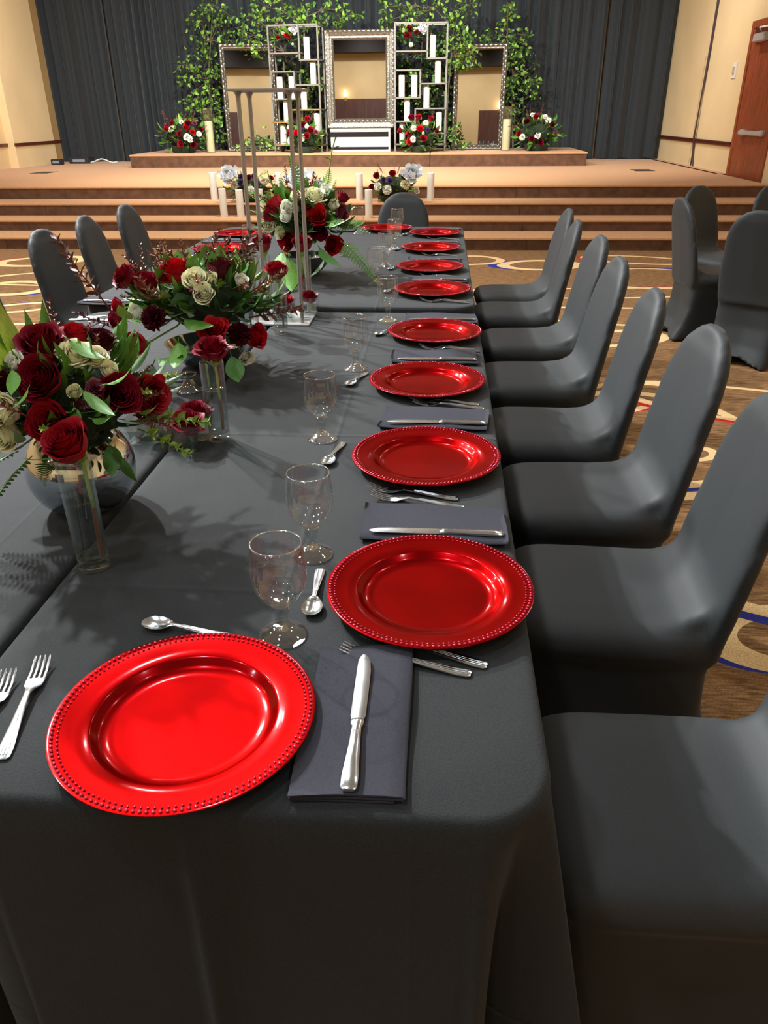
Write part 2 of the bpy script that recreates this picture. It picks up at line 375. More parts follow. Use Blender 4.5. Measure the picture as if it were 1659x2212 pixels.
wr_ = struct('wall_right', MB().box((XR, YF-.3, 0), (XR+.2, YB, ZC)), BEIGE2, 'cream wall beside the stage with cherry door and chair rail', 'wall')
wl_ = struct('wall_left', MB().box((XL-.2, YF-.3, 0), (XL, YB, ZC)), BEIGE, 'beige wall with a shallow pilaster at the stage side', 'wall')
wf_ = struct('wall_front', MB().box((XL-.3, YF-.2, 0), (XR+.3, YF, ZC)), BEIGE, 'beige end wall facing the stage with dark wooden panelling', 'wall')
MB().box((XL-.01, 15.85, 0), (XL+.16, 17.55, ZC)).build('pilaster', BEIGE2, wl_, False)
ZS = .569
MB().box((XL-.005, 17.55, ZS-.01), (XL+.06, YB, ZC)).build('shaded_recess', mat('shaded_wallpaper', (.40, .25, .09), .85, var=.06, vscale=2), wl_, False)  # wall beyond the pilaster, with the recess shade put into its colour
struct('trim_1', MB().box((XL+.155, 15.85, .955), (XL+.185, 17.56, 1.01)).box((XL-.004, 14.9, .955), (XL+.03, 15.84, 1.01)).box((XL-.004, 17.56, .955), (XL+.085, 18.3, 1.01)), DARKWOOD, 'dark cherry chair rail along the pilaster wall', 'rail')
struct('trim_2', MB().box((XR-.03, 13.62, .955), (XR+.004, 18.5, 1.01)).box((XR-.045, 13.62, 1.0), (XR+.004, 18.5, 1.018)), DARKWOOD, 'dark cherry chair rail between door and drapes', 'rail')
# double doors and rail on the end wall, dark band added for the unlit ceiling (seen in the stage mirrors)
wd = thing('door_3', (0, 0, 0)); tag(wd, 'pair of dark wooden doors in the end wall opposite the stage', 'door', None, 'structure')
for x in (-5.2, -4.22, -3.24):
    MB().box((x, YF-.004, 0), (x+.97, YF+.03, 2.25)).build('door_leaf', mat('dark_door_wood', (.085, .028, .02), .4, var=.25, vscale=6, stretch=(1, 1, .2)), wd, False)
struct('trim_3', MB().box((-2.2, YF-.004, .93), (XR, YF+.03, 1.0)), DARKWOOD, 'dark cherry chair rail on the end wall opposite the stage', 'rail')
struct('dark_ceiling_band', MB().box((XL, YF-.004, 4.05), (XR, YF+.8, ZC)), mat('unlit_ceiling_dark', (.018, .014, .012), .8), 'dark band added for the unlit ceiling above the end wall', 'dark band')  # added near-black box, its colour stands in for ceiling left in shade

# ---- stage: four carpeted steps across the hall, top level runs back to the drapes
STEPS = [(9.60, .136), (10.24, .262), (10.78, .410), (11.45, ZS)]
stage = thing('stage', (0, 0, 0)); tag(stage, 'wide carpeted stage with four steps, tan treads and brown risers', 'stage', None, 'structure')
for i, (y, z) in enumerate(STEPS):
    xr = XR if i < 3 else 4.37
    y1 = STEPS[i+1][0]+.05 if i < 3 else YB
    mb = MB().box((XL, y+.012, 0 if i == 0 else STEPS[i-1][1]-.02), (xr-.012 if i == 3 else xr, y1, z-.008))
    if i == 2: mb.box((4.3, 10.8, .2), (XR, 13.6, z-.008))
    if i == 3: mb.box((4.3, 13.6, .2), (XR, YB, z-.008))
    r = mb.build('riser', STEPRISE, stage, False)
    mb = MB().box((XL, y, z-.022), (xr, y1, z), bev=.006)
    if i == 2: mb.box((4.3, 10.8, z-.02), (XR, 13.6, z))
    if i == 3: mb.box((4.3, 13.6, z-.02), (XR, YB, z))
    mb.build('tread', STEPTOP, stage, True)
    for x in (-5.4, -2.2, 1.0): MB().box((x, y+.006, (0 if i == 0 else STEPS[i-1][1])), (x+.006, y+.013, z-.02)).build('seam', mat('riser_seam', (.07, .032, .014), .95), stage, False)
ZP = .80
plat = thing('stage_platform', (0, 0, 0)); tag(plat, 'low brown carpeted platform in two sections on top of the stage', 'platform', None, 'structure')
for x0, x1 in ((-6.0, -.262), (-.25, 2.63)):
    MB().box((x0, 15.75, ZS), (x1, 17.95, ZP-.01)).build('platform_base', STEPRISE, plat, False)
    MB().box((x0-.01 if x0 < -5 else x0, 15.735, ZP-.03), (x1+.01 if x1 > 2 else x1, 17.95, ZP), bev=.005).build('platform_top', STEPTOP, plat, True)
for px, py, lab in ((95, 373, 'small black floor socket cover set in the stage near the pilaster'), (1388, 368, 'small black floor socket cover set in the stage near the door')):
    p = atZ(px, py, ZS)
    tag(MB().box((p.x-.16, p.y-.22, ZS-.001), (p.x+.16, p.y+.22, ZS+.004), bev=.002).build('floor_socket', BLACKP), lab, 'floor socket')

# ---- drapes
def drape(x0, x1, y, z0, label, amp=.075, per=.21, lean=0., seed=0):
    g = random.Random(seed); n = max(12, int((x1-x0)/.022)); rows = 9
    ph = []; a = 0.
    for i in range(n+1):
        a += (2*PI/per)*((x1-x0)/n)*(.55+.9*abs(math.sin(i*.061+seed))); ph.append(a)
    amps = [amp*(.45+.55*abs(math.sin(i*.043+seed*1.7))) for i in range(n+1)]
    def fn(u, v):
        i = min(n, int(round(u*n))); z = z0+(ZC-.35-z0)*v
        k = 1+.25*(1-v)*math.sin(i*.17+seed); s = math.sin(ph[i]+.25*(1-v)*math.sin(i*.05))
        x = x0+(x1-x0)*u + lean*(1-v)**2*(u-.5)
        return (x, y+amps[i]*k*(s+.28*math.sin(2.3*ph[i])), z + .012*math.sin(i*.3)*(v < .01))
    mb = MB().grid(fn, n, rows)
    return tag(mb.build('stage_drape', DRAPE, None, True, None), label, 'curtain', 'black drapes along the back of the stage')
def dx(px): return atY(px, 300, 18.1).x
bounds = [(120, 262), (262, 400), (400, 545), (545, 690), (690, 830), (830, 965), (965, 1110), (1110, 1280)]
dl = ['black pleated drape hanging beside the pilaster', 'black pleated drape second from the pilaster, bare of greenery', 'black pleated drape behind the tall leafy tree by the hurricane candle', 'black pleated drape above the leaning mirror nearest the pilaster',
      'black pleated drape directly above the central mirror', 'black pleated drape above the silver candle shelf', 'black pleated drape behind the mirror on the door side', 'black pleated drape beside the narrow gap, platform side']
for i, (a, b_) in enumerate(bounds):
    drape(dx(a), dx(b_)+.03, 18.15, ZP-.25 if 0 < i < 8 else ZS+.01, dl[i], per=.27 if i != 1 else .17, seed=i+1)
drape(dx(1287), dx(1424), 18.02, ZS+.01, 'black pleated drape hanging against the cream wall by the door', per=.36, seed=23)
# pipe that carries the drapes
tag(MB().tube([(XL+.1, 18.15, ZC-.34), (XR-.1, 18.15, ZC-.34)], .03).build('drape_rail', GREYMETAL), 'straight metal pipe carrying the black drapes', 'curtain rail')
for x in (XL+.25, -2.0, XR-.25):
    MB().tube([(x, 18.15, ZC-.34), (x, 18.15, ZC)], .015).build('hanger', GREYMETAL, bpy.data.objects['drape_rail'])

# ---- doors
def door(name, side, y0, y1, z0, z1, label):
    x = XR if side > 0 else XL
    d = thing(name, (0, 0, 0)); tag(d, label, 'door', None, 'structure')
    s = -side
    MB().box((min(x, x+s*.03), y0-.09, z0), (max(x, x+s*.03), y0, z1)).box((min(x, x+s*.03), y1, z0), (max(x, x+s*.03), y1+.09, z1)).box((min(x, x+s*.03), y0-.09, z1), (max(x, x+s*.03), y1+.09, z1+.09)).build('door_frame', DOORWOOD, d, False)
    MB().box((min(x, x+s*.018), y0, z0), (max(x, x+s*.018), y1, z1)).build('door_leaf', DOORWOOD, d, False)
    return d
d1 = door('door_1', 1, 12.2, 13.5, .41, 2.52, 'tall cherry wood door with steel push bar and door closer')
zb = 1.165
pb = MB().box((XR-.09, 12.25, zb-.03), (XR-.05, 13.2, zb+.03), bev=.008).box((XR-.06, 13.05, zb-.04), (XR-.01, 13.2, zb+.04)).box((XR-.06, 12.3, zb-.04), (XR-.01, 12.42, zb+.04)).build('push_bar', mat('satin_steel', (.6, .6, .58), .5, .4), d1)
MB().box((XR-.05, 12.3, 2.33), (XR-.012, 13.35, 2.52)).build('closer_plate', DARKWOOD, d1, False)
MB().box((XR-.14, 12.7, 2.32), (XR-.03, 13.15, 2.42), bev=.01).build('door_closer', MATS['satin_steel'], d1)
MB().tube([(XR-.08, 12.95, 2.43), (XR-.25, 12.6, 2.46), (XR-.06, 12.3, 2.48)], .012).build('closer_arm', SILVER, d1)
door('door_2', -1, 14.1, 15.1, ZS, 2.6, 'cherry wood door at the pilaster side of the stage')
# ---- fittings on the walls
def wallplate(side, px, py, label, cat):
    x = XR if side > 0 else XL
    d = ray(px, py); p = CAMP+d*(x/d.x); s = -side
    t = thing('thermostat' if cat == 'thermostat' else 'switch_plate', (x, p.y, p.z), 0, label, cat)
    MB().box((min(0, s*.012)-.001, -.10, -.11), (max(0, s*.012)+.001, .10, .11), bev=.004).build('plate', WHITEP, t)
    MB().box((min(s*.010, s*.03), -.035, -.05), (max(s*.010, s*.03), .035, .05), bev=.003).build('rocker', mat('tan_plastic', (.5, .42, .28), .5), t)
    return t
wallplate(1, 1587, 152, 'cream wall switch plate beside the cherry door', 'switch')
wallplate(-1, 3, 163, 'cream wall switch plate beside the pilaster', 'switch')
p0 = CAMP+ray(1540, 0)*(4.45/ray(1540, 0).x); p1 = CAMP+ray(1506, 300)*(4.45/ray(1506, 300).x)
yc = (p0.y+p1.y)/2
tag(MB().tube([(XR-.012, yc+.03, ZC), (XR-.02, yc+.02, 2.4), (XR-.05, yc, 1.05), (XR-.015, yc+.02, .8), (XR-.012, yc-.05, ZS+.005)], .014, 6).tube([(XR-.01, yc-.04, ZC), (XR-.012, yc-.02, 2.4), (XR-.05, yc+.03, 1.05), (XR-.02, yc+.06, .8), (XR-.012, yc+.08, ZS+.005)], .011, 6).build('wall_cable', CORDB), 'pair of dark brown cables running down the cream wall', 'cable')
tag(MB().tube([(XR-.006, yc+.22, 2.3), (XR-.006, yc+.25, ZS+.01)], .006, 6).build('signal_wire', mat('beige_wire', (.42, .30, .14), .7)), 'thin beige wire on the wall beside the brown cables', 'wire')
p = atZ(165, 349, ZS)
for i, (px, py, sx_, sy_, sz_, l) in enumerate(((97, 352, .11, .08, .11, 'small black power box on the stage by the pilaster'), (125, 349, .22, .14, .12, 'low black equipment box on the stage under the drape edge'))):
    t = thing('power_box', ((-8.02, -7.72)[i], (16.95, 17.45)[i], ZS), 0, l, 'equipment')
    MB().box((-sx_, -sy_, 0), (sx_, sy_, sz_), bev=.012).build('housing', BLACKP, t)
    MB().box((-sx_*.6, -sy_-.008, sz_*.3), (sx_*.6, -sy_+.004, sz_*.7)).build('socket_face', mat('grey_plastic', (.25, .26, .28), .4), t)
q = atZ(130, 350, ZS)
tag(MB().tube([(-7.5+.09*k, 17.4-.02*k, ZS+.02+.07*math.sin(k*.52)**2) for k in range(8)], .014, 6).build('white_cable', WHITEP), 'white cable curling beside the equipment box on stage', 'cable')
# ---- ceiling fittings
for i, (x, y) in enumerate(DOWN):
    t = thing('recessed_downlight', (x, y, ZC), 0, 'round white recessed ceiling downlight', 'ceiling light', 'recessed downlights in the ceiling grid')
    MB().lathe([(.14, .0), (.19, -.012), (.2, .0)], 20).build('trim_ring', WHITEP, t)
    MB().lathe([(.0, .01), (.14, .0)], 20).build('reflector', mat('downlight_reflector', (.8, .78, .72), .3), t)
for x, y, pw, a in TRACK:  # the added end-wall fill lamps get cans as well
    t = thing('spot_or_fill_can', (x, y, ZC), 0, 'black can of a ceiling spotlight or added wall fill', 'spotlight', 'spotlights on the ceiling')
    d = (Vector(a)-Vector((x, y, ZC))).normalized()
    MB().lathe([(.0, .30), (.08, .30), (.1, .1), (.1, .06)], 16, Matrix.Translation((0, 0, -.0)) @ zto(-d).to_matrix().to_4x4()).build('can', BLACKP, t)
# wall lamp on the end wall
t = thing('wall_sconce', (-4.2, YF+.02, 2.3), 0, 'small candle style wall lamp on the end wall', 'wall lamp')
MB().box((-.06, -.02, -.15), (.06, .02, .1), bev=.01).build('back_plate', GOLDM, t)
MB().tube([(0, .02, -.08), (0, .12, -.1), (0, .14, 0)], .012).build('arm', GOLDM, t)
m_, nt_, b_ = newmat('lit_bulb'); b_.inputs['Emission Color'].default_value = (1, .75, .45, 1); b_.inputs['Emission Strength'].default_value = 25
MB().lathe([(0, 0), (.05, .04), (.065, .12), (.03, .24), (0, .34)], 14, Matrix.Translation((0, .14, 0))).build('bulb', m_, t)

# ================================================================== TABLES
TZ, TZ2 = .76, .77
def rrect(x0, x1, y0, y1, r, step=.02, cseg=24):
    """rounded rectangle outline: list of (point, outward normal, side tag, distance to nearest corner arc, signed)"""
    out = []
    cs = [((x1-r, y0+r), -PI/2, 'f', 'r'), ((x1-r, y1-r), 0, 'r', 'b'), ((x0+r, y1-r), PI/2, 'b', 'l'), ((x0+r, y0+r), PI, 'l', 'f')]
    for i, ((cx, cy), a0, s0, s1) in enumerate(cs):
        for k in range(cseg+1):
            a = a0+PI/2*k/cseg; n = (math.cos(a), math.sin(a))
            out.append(((cx+r*n[0], cy+r*n[1]), n, 'c'+s0+s1, (k/cseg-.5)*r*PI/2))
        (nx, ny), b0, t0, t1 = cs[(i+1) % 4]
        a = a0+PI/2; n = (math.cos(a), math.sin(a)); p = (cx+r*n[0], cy+r*n[1]); q = (nx+r*n[0], ny+r*n[1])
        ln = math.hypot(q[0]-p[0], q[1]-p[1]); m = max(2, int(ln/(step if s1 in 'rl' else .008)))
        for k in range(1, m):
            t = k/m; out.append(((p[0]+(q[0]-p[0])*t, p[1]+(q[1]-p[1])*t), n, s1, min(t, 1-t)*ln))
    return out
def tablecloth(x0, x1, y0, y1, zt, flat, label, r=.095):
    cx, cy = (x0+x1)/2, (y0+y1)/2
    P = rrect(x0-cx, x1-cx, y0-cy, y1-cy, r)
    rows = []
    for s in (.02, .35, .7, .92): rows.append([(p[0]*s, p[1]*s, zt) for p, n, t, d in P])
    for ins, dz in ((.016, 0), (.005, .003), (0, .014)):
        rows.append([(p[0]-n[0]*ins, p[1]-n[1]*ins, zt-dz) for p, n, t, d in P])
    zs = [zt-.05, zt-.11, zt-.2, zt-.3, zt-.4, zt-.5, zt-.6, zt-.69, .012]
    hw = (x1-x0)/2
    for z in zs:
        k = (zt-z)/zt; row = []
        for p, n, t, d in P:
            o = .012*k
            side = t if len(t) == 1 else None
            if side and side in flat: o = -.004*k
            elif side:
                o += k*.007*math.sin(p[0]*9+p[1]*7+1.3) + k*.010*math.exp(-(d/.16)**2)
                # the cloth pulls in beside each corner before it swings out
                o -= 0
                if side in 'fb': o += .012*math.exp(-((p[0]+.03)/.011)**2)*min(1, k*8)
            else:
                if t[1] in flat or t[2] in flat or not ('f' in t and y0 < 1): o = .0
                else:
                    o = k*(.150*math.exp(-((d-.040)/.020)**2)-.115*math.exp(-((d+.012)/.022)**2)+.05*math.exp(-((d+.062)/.016)**2))
            row.append((p[0]+n[0]*o, p[1]+n[1]*o, z))
        rows.append(row)
    m = len(P); mb = MB()
    vs = [v for r_ in rows for v in r_]
    fs = [(j*m+i, (j+1)*m+i, (j+1)*m+(i+1) % m, j*m+(i+1) % m) for j in range(len(rows)-1) for i in range(m)]
    fs.append(tuple(range(m-1, -1, -1))[::-1])
    mb.add(vs, fs); o = mb.build('tablecloth', CLOTH, None, True, None); o.location = (cx, cy, 0)
    return tag(o, label, 'tablecloth', 'black floor-length cloths on the joined banquet tables')
XE, XS = .148, -.634        # right table edge, seam between the two rows
tablecloth(XS, XE, .592, 3.05, TZ, 'l', 'black floor-length tablecloth under the end-of-table red charger and napkin')
tablecloth(-1.41, XS-.006, .592, 3.05, TZ, 'r', 'black floor-length tablecloth under the mirrored round flower bowl', .12)
tablecloth(-.655, XE-.004, 3.085, 5.56, TZ2, 'l', 'black tablecloth under the row of four chargers nearest the stage')
tablecloth(-1.49, -.661, 3.085, 5.56, TZ2, 'r', 'black tablecloth under the two bright red chargers across from the chargers by the stage', .12)

# ================================================================== CHAIRS
def chair_meshes():
    mb = MB()
    # skirt: rounded-rectangle rings from the seat down to four feet, hem arched between the feet
    def ring(z, xf, xb, hy, pinch, arch, n=44):
        vs = []
        for i in range(n):
            a = 2*PI*i/n; c, s = math.cos(a), math.sin(a)
            e = .22
            x = math.copysign(abs(c)**e, c); y = math.copysign(abs(s)**e, s)
            mid = (1-min(1, abs(abs(x)-abs(y))*1.0)) if False else (1-min(abs(x), abs(y))**1.0)
            q = 1-pinch*mid
            xx = (xb if x > 0 else xf)*abs(x)*q; yy = hy*y*q
            vs.append((xx, yy, z + arch*mid**.8))
        return vs
    n = 44
    rings = [ring(.455, -.19, .17, .165, 0, 0), ring(.447, -.215, .20, .19, 0, 0), ring(.415, -.23, .21, .202, 0, 0), ring(.36, -.225, .205, .200, .02, 0),
             ring(.25, -.215, .215, .197, .07, 0), ring(.12, -.22, .255, .203, .10, .015), ring(.03, -.235, .305, .212, .12, .05), ring(0, -.24, .32, .215, .12, .075)]
    vs = [v for r_ in rings for v in r_]
    fs = [(j*n+i, j*n+(i+1) % n, (j+1)*n+(i+1) % n, (j+1)*n+i) for j in range(len(rings)-1) for i in range(n)]
    fs.append(tuple(range(n-1, -1, -1)))
    k = len(vs); vs.append((.02, 0, .075)); fs += [((len(rings)-1)*n+i, (len(rings)-1)*n+(i+1) % n, k) for i in range(n)]
    mb.add(vs, fs)
    # seat pad, gently domed
    mb.add(*(lambda N_: ([(-.015+.235*math.copysign(abs(math.cos(a))**.35, math.cos(a))*s, .212*math.copysign(abs(math.sin(a))**.35, math.sin(a))*s, z)
                          for s, z in ((.9, .385), (1, .405), (1.01, .43), (.97, .455), (.85, .472), (.5, .48)) for a in [2*PI*i/N_ for i in range(N_)]],
                         [(j*N_+i, j*N_+(i+1) % N_, (j+1)*N_+(i+1) % N_, (j+1)*N_+i) for j in range(5) for i in range(N_)] + [tuple(range(N_-1, -1, -1)), tuple(5*N_+i for i in range(N_))]))(36))
    # backrest: slab with a round top, leaning and slightly curved
    def cx(z): return .205+.10*max(0, (z-.42))**1.2*2.15
    outline = []
    for i in range(25):
        t = i/24
        if t < .45:
            z = .39+(.72-.39)*t/.45; hw = .196+.012*math.sin(PI*t/.45)
        else:
            a = (t-.45)/.55*PI/2; z = .72+.235*math.sin(a); hw = .198*max(.0, math.cos(a))**.80
        outline.append((z, max(.004, hw)))
    vs = []; nn = 16; m = len(outline)
    for z, hw in outline:
        for i in range(nn):
            a = 2*PI*i/nn; c, s = math.cos(a), math.sin(a)
            y = hw*math.copysign(abs(s)**.3, s); th = .026*(1 if z < .9 else .75)
            vs.append((cx(z)+th*math.copysign(abs(c)**.6, c)-.018*(y/.2)**2*(.5), y, z))
    fs = [(j*nn+i, j*nn+(i+1) % nn, (j+1)*nn+(i+1) % nn, (j+1)*nn+i) for j in range(m-1) for i in range(nn)]
    fs += [tuple(range(nn-1, -1, -1)), tuple((m-1)*nn+i for i in range(nn))]
    mb.add(vs, fs)
    # stretched cloth web between seat and backrest
    w = .17
    prof = [(.06, .44), (.06, .474), (.12, .482), (.17, .51), (.20, .56), (.225, .62), (.225, .44)]
    q = len(prof)
    vs = [(x, -w, z) for x, z in prof]+[(x, w, z) for x, z in prof]
    mb.add(vs, [tuple(range(q)), tuple(range(2*q-1, q-1, -1))]+[(i, i+q, (i+1) % q+q, (i+1) % q) for i in range(q)])
    me = mb.mesh('chair_volume', None, False)
    o = bpy.data.objects.new('chair_volume', me); C.objects.link(o)
    md = o.modifiers.new('r', 'REMESH'); md.mode = 'VOXEL'; md.voxel_size = .0125
    sm = o.modifiers.new('s', 'SMOOTH'); sm.factor = .5; sm.iterations = 9
    dg = bpy.context.evaluated_depsgraph_get()
    ev = bpy.data.meshes.new_from_object(o.evaluated_get(dg))
    bpy.data.objects.remove(o)
    nv = len(ev.vertices); co = np.empty(nv*3); ev.vertices.foreach_get('co', co); co = co.reshape(-1, 3)
    zmin = co[:, 2].min(); co[:, 2] -= zmin
    no = np.empty(nv*3); ev.vertices.foreach_get('normal', no); no = no.reshape(-1, 3)
    groups = {'backrest': [], 'seat': [], 'skirt': []}
    for p in ev.polygons:
        vi = list(p.vertices); c = co[vi].mean(0)
        if c[2] > .52 or (c[0] > .195 and c[2] > .40): g = 'backrest'
        elif c[2] > .405: g = 'seat'
        else: g = 'skirt'
        groups[g].append(vi)
    out = {}
    for g, fl in groups.items():
        ids = sorted({i for f in fl for i in f}); mp = {i: k for k, i in enumerate(ids)}
        me = bpy.data.meshes.new(g); me.from_pydata(co[ids].tolist(), [], [[mp[i] for i in f] for f in fl]); me.update()
        me.materials.append(SPANDEX); me.polygons.foreach_set('use_smooth', [True]*len(me.polygons))
        me.normals_split_custom_set_from_vertices(no[ids].tolist())
        out[g] = me
    return out
CHM = chair_meshes()
def chair(x, y, rz, label, group):
    t = thing('banquet_chair', (x, y, 0), rz, label, 'chair', group)
    for g in ('seat', 'backrest', 'skirt'): link(g, CHM[g], t)
    return t
GR = 'covered chairs along the long table beside the chargers'
cy_ = [.94, 1.575, 2.12, 2.64, 3.255, 3.87, 4.50, 5.02]
cd_ = ['first', 'second', 'third', 'fourth', 'fifth', 'sixth', 'seventh', 'eighth']
cx_ = [.42, .425, .45, .415, .425, .46, .44, .47]
for i, y in enumerate(cy_):
    chair(cx_[i], y, R((0, -3, 2, -2, 2, 3, -2, 2)[i]), 'black stretch-covered chair, %s beside the chargers counted from the lengthwise napkin' % cd_[i], GR)
chair(-.29, 5.83, R(90), 'black stretch-covered chair at the table end facing away from the stage candles', 'covered chairs at the table')
for x, y, rz, lab in ((-1.79, 3.30, 184, 'black covered chair beside the lime green anthurium leaf'), (-1.80, 4.07, 177, 'black covered chair beside the sprig of coppery leaves'),
                      (-1.83, 4.706, 182, 'black covered chair between two others across from the dark red roses'), (-1.82, 5.313, 178, 'black covered chair across from the chargers, closest to the stage steps')):
    chair(x, y, R(rz), lab, 'covered chairs on the far side of the long table')
# chairs around the neighbouring round table
for x, y, rz, lab in ((2.05, 5.16, 233, 'black covered chair with its back to the charger row, tucked at the neighbouring table'), (1.92, 5.74, 186, 'black covered chair seen edge-on beside the neighbouring round table'),
                      (2.17, 6.40, 122, 'black covered chair at the neighbouring round table with its seat towards the chargers'), (2.70, 6.42, 112, 'black covered chair at the neighbouring round table in front of the door side steps')):
    chair(x, y, R(rz), lab, 'covered chairs around the neighbouring round table')
mb = MB(); nn = 96
def rt(u, v):
    a = 2*PI*u; k = max(0, (v-.35)/.65); r = .76*min(1, v/.33)
    if v > .35: r = .765+.05*k*math.cos(a*11)+.03*k
    return (r*math.cos(a), r*math.sin(a), .76 if v <= .33 else .755-.745*k)
mb.grid(rt, nn, 14); o = mb.build('round_tablecloth', CLOTH, None, True, None); o.location = (3.35, 5.40, 0)
tag(o, 'black cloth on the neighbouring round table', 'tablecloth')

# ================================================================== PLACE SETTINGS
def charger_mesh():
    pr = [(0, .004), (.09, .004), (.104, .0055), (.111, .010), (.116, .0165), (.1195, .0185), (.135, .0195), (.155, .0225), (.163, .0240), (.1660, .0235), (.1655, .0215),
          (.150, .0185), (.120, .0145), (.112, .006), (.104, .001), (.100, 0), (0, 0)]
    return MB().lathe(pr, 72).mesh('plate', RED, True, 60)
def bead_mesh():
    mb = MB(); s = bmesh.new(); bmesh.ops.create_icosphere(s, subdivisions=1, radius=1)
    s.verts.index_update(); vs = [v.co.copy() for v in s.verts]; fs = [[v.index for v in f.verts] for f in s.faces]; s.free()
    for rr, n, z, sz in ((.1605, 132, .0243, .0026), (.1535, 126, .0232, .0017)):
        for i in range(n):
            a = 2*PI*i/n; mb.add([(rr*math.cos(a)+v.x*sz, rr*math.sin(a)+v.y*sz, z+v.z*sz*.8) for v in vs], fs)
    return mb.mesh('bead_border', BEAD, True)
PLM, BDM = charger_mesh(), bead_mesh()
def charger(x, y, z, label, group='red charger plates set on the table'):
    t = thing('charger_plate', (x, y, z), rnd.random()*6, label, 'plate', group)
    link('plate', PLM, t); link('bead_border', BDM, t)['kind'] = 'stuff'
    return t
def strip(mb, prof, dome=.0):
    """prof: (s, half width, z centre, half thickness) -> closed tapered bar along +X"""
    vs = []; n = 8
    for s, w, z, h in prof:
        for k in range(n):
            a = 2*PI*k/n+PI/8; c, q = math.cos(a), math.sin(a)
            vs.append((s, w*math.copysign(abs(c)**.6, c)*1.03, z+h*math.copysign(abs(q)**.8, q)*1.05))
    m = len(prof)
    fs = [(j*n+i, j*n+(i+1) % n, (j+1)*n+(i+1) % n, (j+1)*n+i) for j in range(m-1) for i in range(n)]
    fs += [tuple(range(n-1, -1, -1)), tuple((m-1)*n+i for i in range(n))]
    return mb.add(vs, fs)
def handle_prof(L0, zt, w0=.0095, w1=.0045):
    return [(0, w0*.6, .0022, .0012), (.004, w0*.95, .0024, .0017), (.02, w0, .0026, .0019), (L0*.5, w0*.72, zt*.55, .0019), (L0*.85, w1, zt*.9, .0021), (L0, w1*.9, zt, .0019)]
def grooves(mb, L0, zt):
    for yy in (-.004, 0, .004):
        strip(mb, [(.006, .0011, .0045, .0006), (.03, .0011, .0047, .0007), (L0*.55, .0009, zt*.60+.0019, .0007), (L0*.8, .0006, zt*.85+.0018, .0005)])
        mb.v[-32:] = [(a, b+yy*(1-.45*a/L0), c) for a, b, c in mb.v[-32:]]
def fork_meshes():
    h = MB(); strip(h, handle_prof(.115, .010)); grooves(h, .115, .010)
    t = MB(); strip(t, [(.113, .0042, .010, .0018), (.124, .006, .0075, .0015), (.134, .0118, .0050, .0012), (.146, .0128, .0040, .0011), (.150, .0127, .0040, .0011)])
    for yy in (-.0106, -.0036, .0036, .0106):
        q = MB(); strip(q, [(.147, .0021, .0040, .0011), (.165, .0020, .0052, .0010), (.182, .0017, .0095, .0009), (.191, .0008, .0130, .0006)])
        t.add([(a, b+yy*(1-.06*(a-.147)/.044), c) for a, b, c in q.v], q.f)
    return h.mesh('handle', SILVER, True, 40), t.mesh('tines', SILVER, True, 40)
def knife_meshes():
    h = MB(); strip(h, [(0, .0066, .0045, .0022), (.003, .0098, .005, .0032), (.02, .0100, .0052, .0038), (.07, .0070, .0052, .0042), (.100, .0060, .005, .0042), (.104, .0082, .005, .0046), (.111, .0086, .005, .0040), (.115, .0060, .005, .0026)])
    grooves(h, .115, .0052); h.v = [(a, b, c+(.0028 if i >= 64 else 0)) for i, (a, b, c) in enumerate(h.v)]
    b = MB(); strip(b, [(.113, .0075, .005, .0016), (.120, .0098, .005, .0012), (.17, .0100, .005, .0010), (.21, .0098, .005, .0009), (.230, .0085, .005, .0008), (.240, .0055, .005, .0007), (.245, .0020, .005, .0005)])
    b.v = [(a, c_+(.0025*((a-.2)/.045)**2 if a > .2 else 0), d) for a, c_, d in b.v]
    return h.mesh('handle', SILVER, True, 40), b.mesh('blade', SILVER, True, 40)
def spoon_meshes():
    h = MB(); strip(h, handle_prof(.100, .010, .0085, .0038)); grooves(h, .1, .010)
    b = MB()
    for off, fl in ((0, 1), (-.0013, -1)):
        def fn(u, v):
            a = 2*PI*u; x = .122+.0255*v*math.cos(a); w = .0165*(1+.12*math.cos(a)); y = w*v*math.sin(a)
            return (x, y, .0088-.0068*(1-v*v)+off*(1 if v < .99 else 0)+(.0018 if x < .1 else 0))
        b.grid(fn, 24, 6)
    strip(b, [(.096, .0040, .0098, .0017), (.102, .0060, .0088, .0012)])
    return h.mesh('handle', SILVER, True, 40), b.mesh('bowl', SILVER, True, 60)
FKM, KNM, SPM = fork_meshes(), knife_meshes(), spoon_meshes()
def utensil(name, ms, tip, end, z, label, tilt=0.):
    """lies from its handle end towards its tip"""
    d = Vector((tip[0]-end[0], tip[1]-end[1])); L0 = {'fork': .191, 'knife': .245, 'spoon': .148}[name]
    mid = Vector(((tip[0]+end[0])/2, (tip[1]+end[1])/2)); d.normalize(); e = mid-d*(L0/2)
    t = thing(name, (e.x, e.y, z), 0, label, name, name+'s of the place settings' if name != 'knife' else 'knives of the place settings')
    t.rotation_euler = (0, -tilt, math.atan2(d.y, d.x))
    link('handle', ms[0], t); link({'fork': 'tines', 'knife': 'blade', 'spoon': 'bowl'}[name], ms[1], t)
    return t
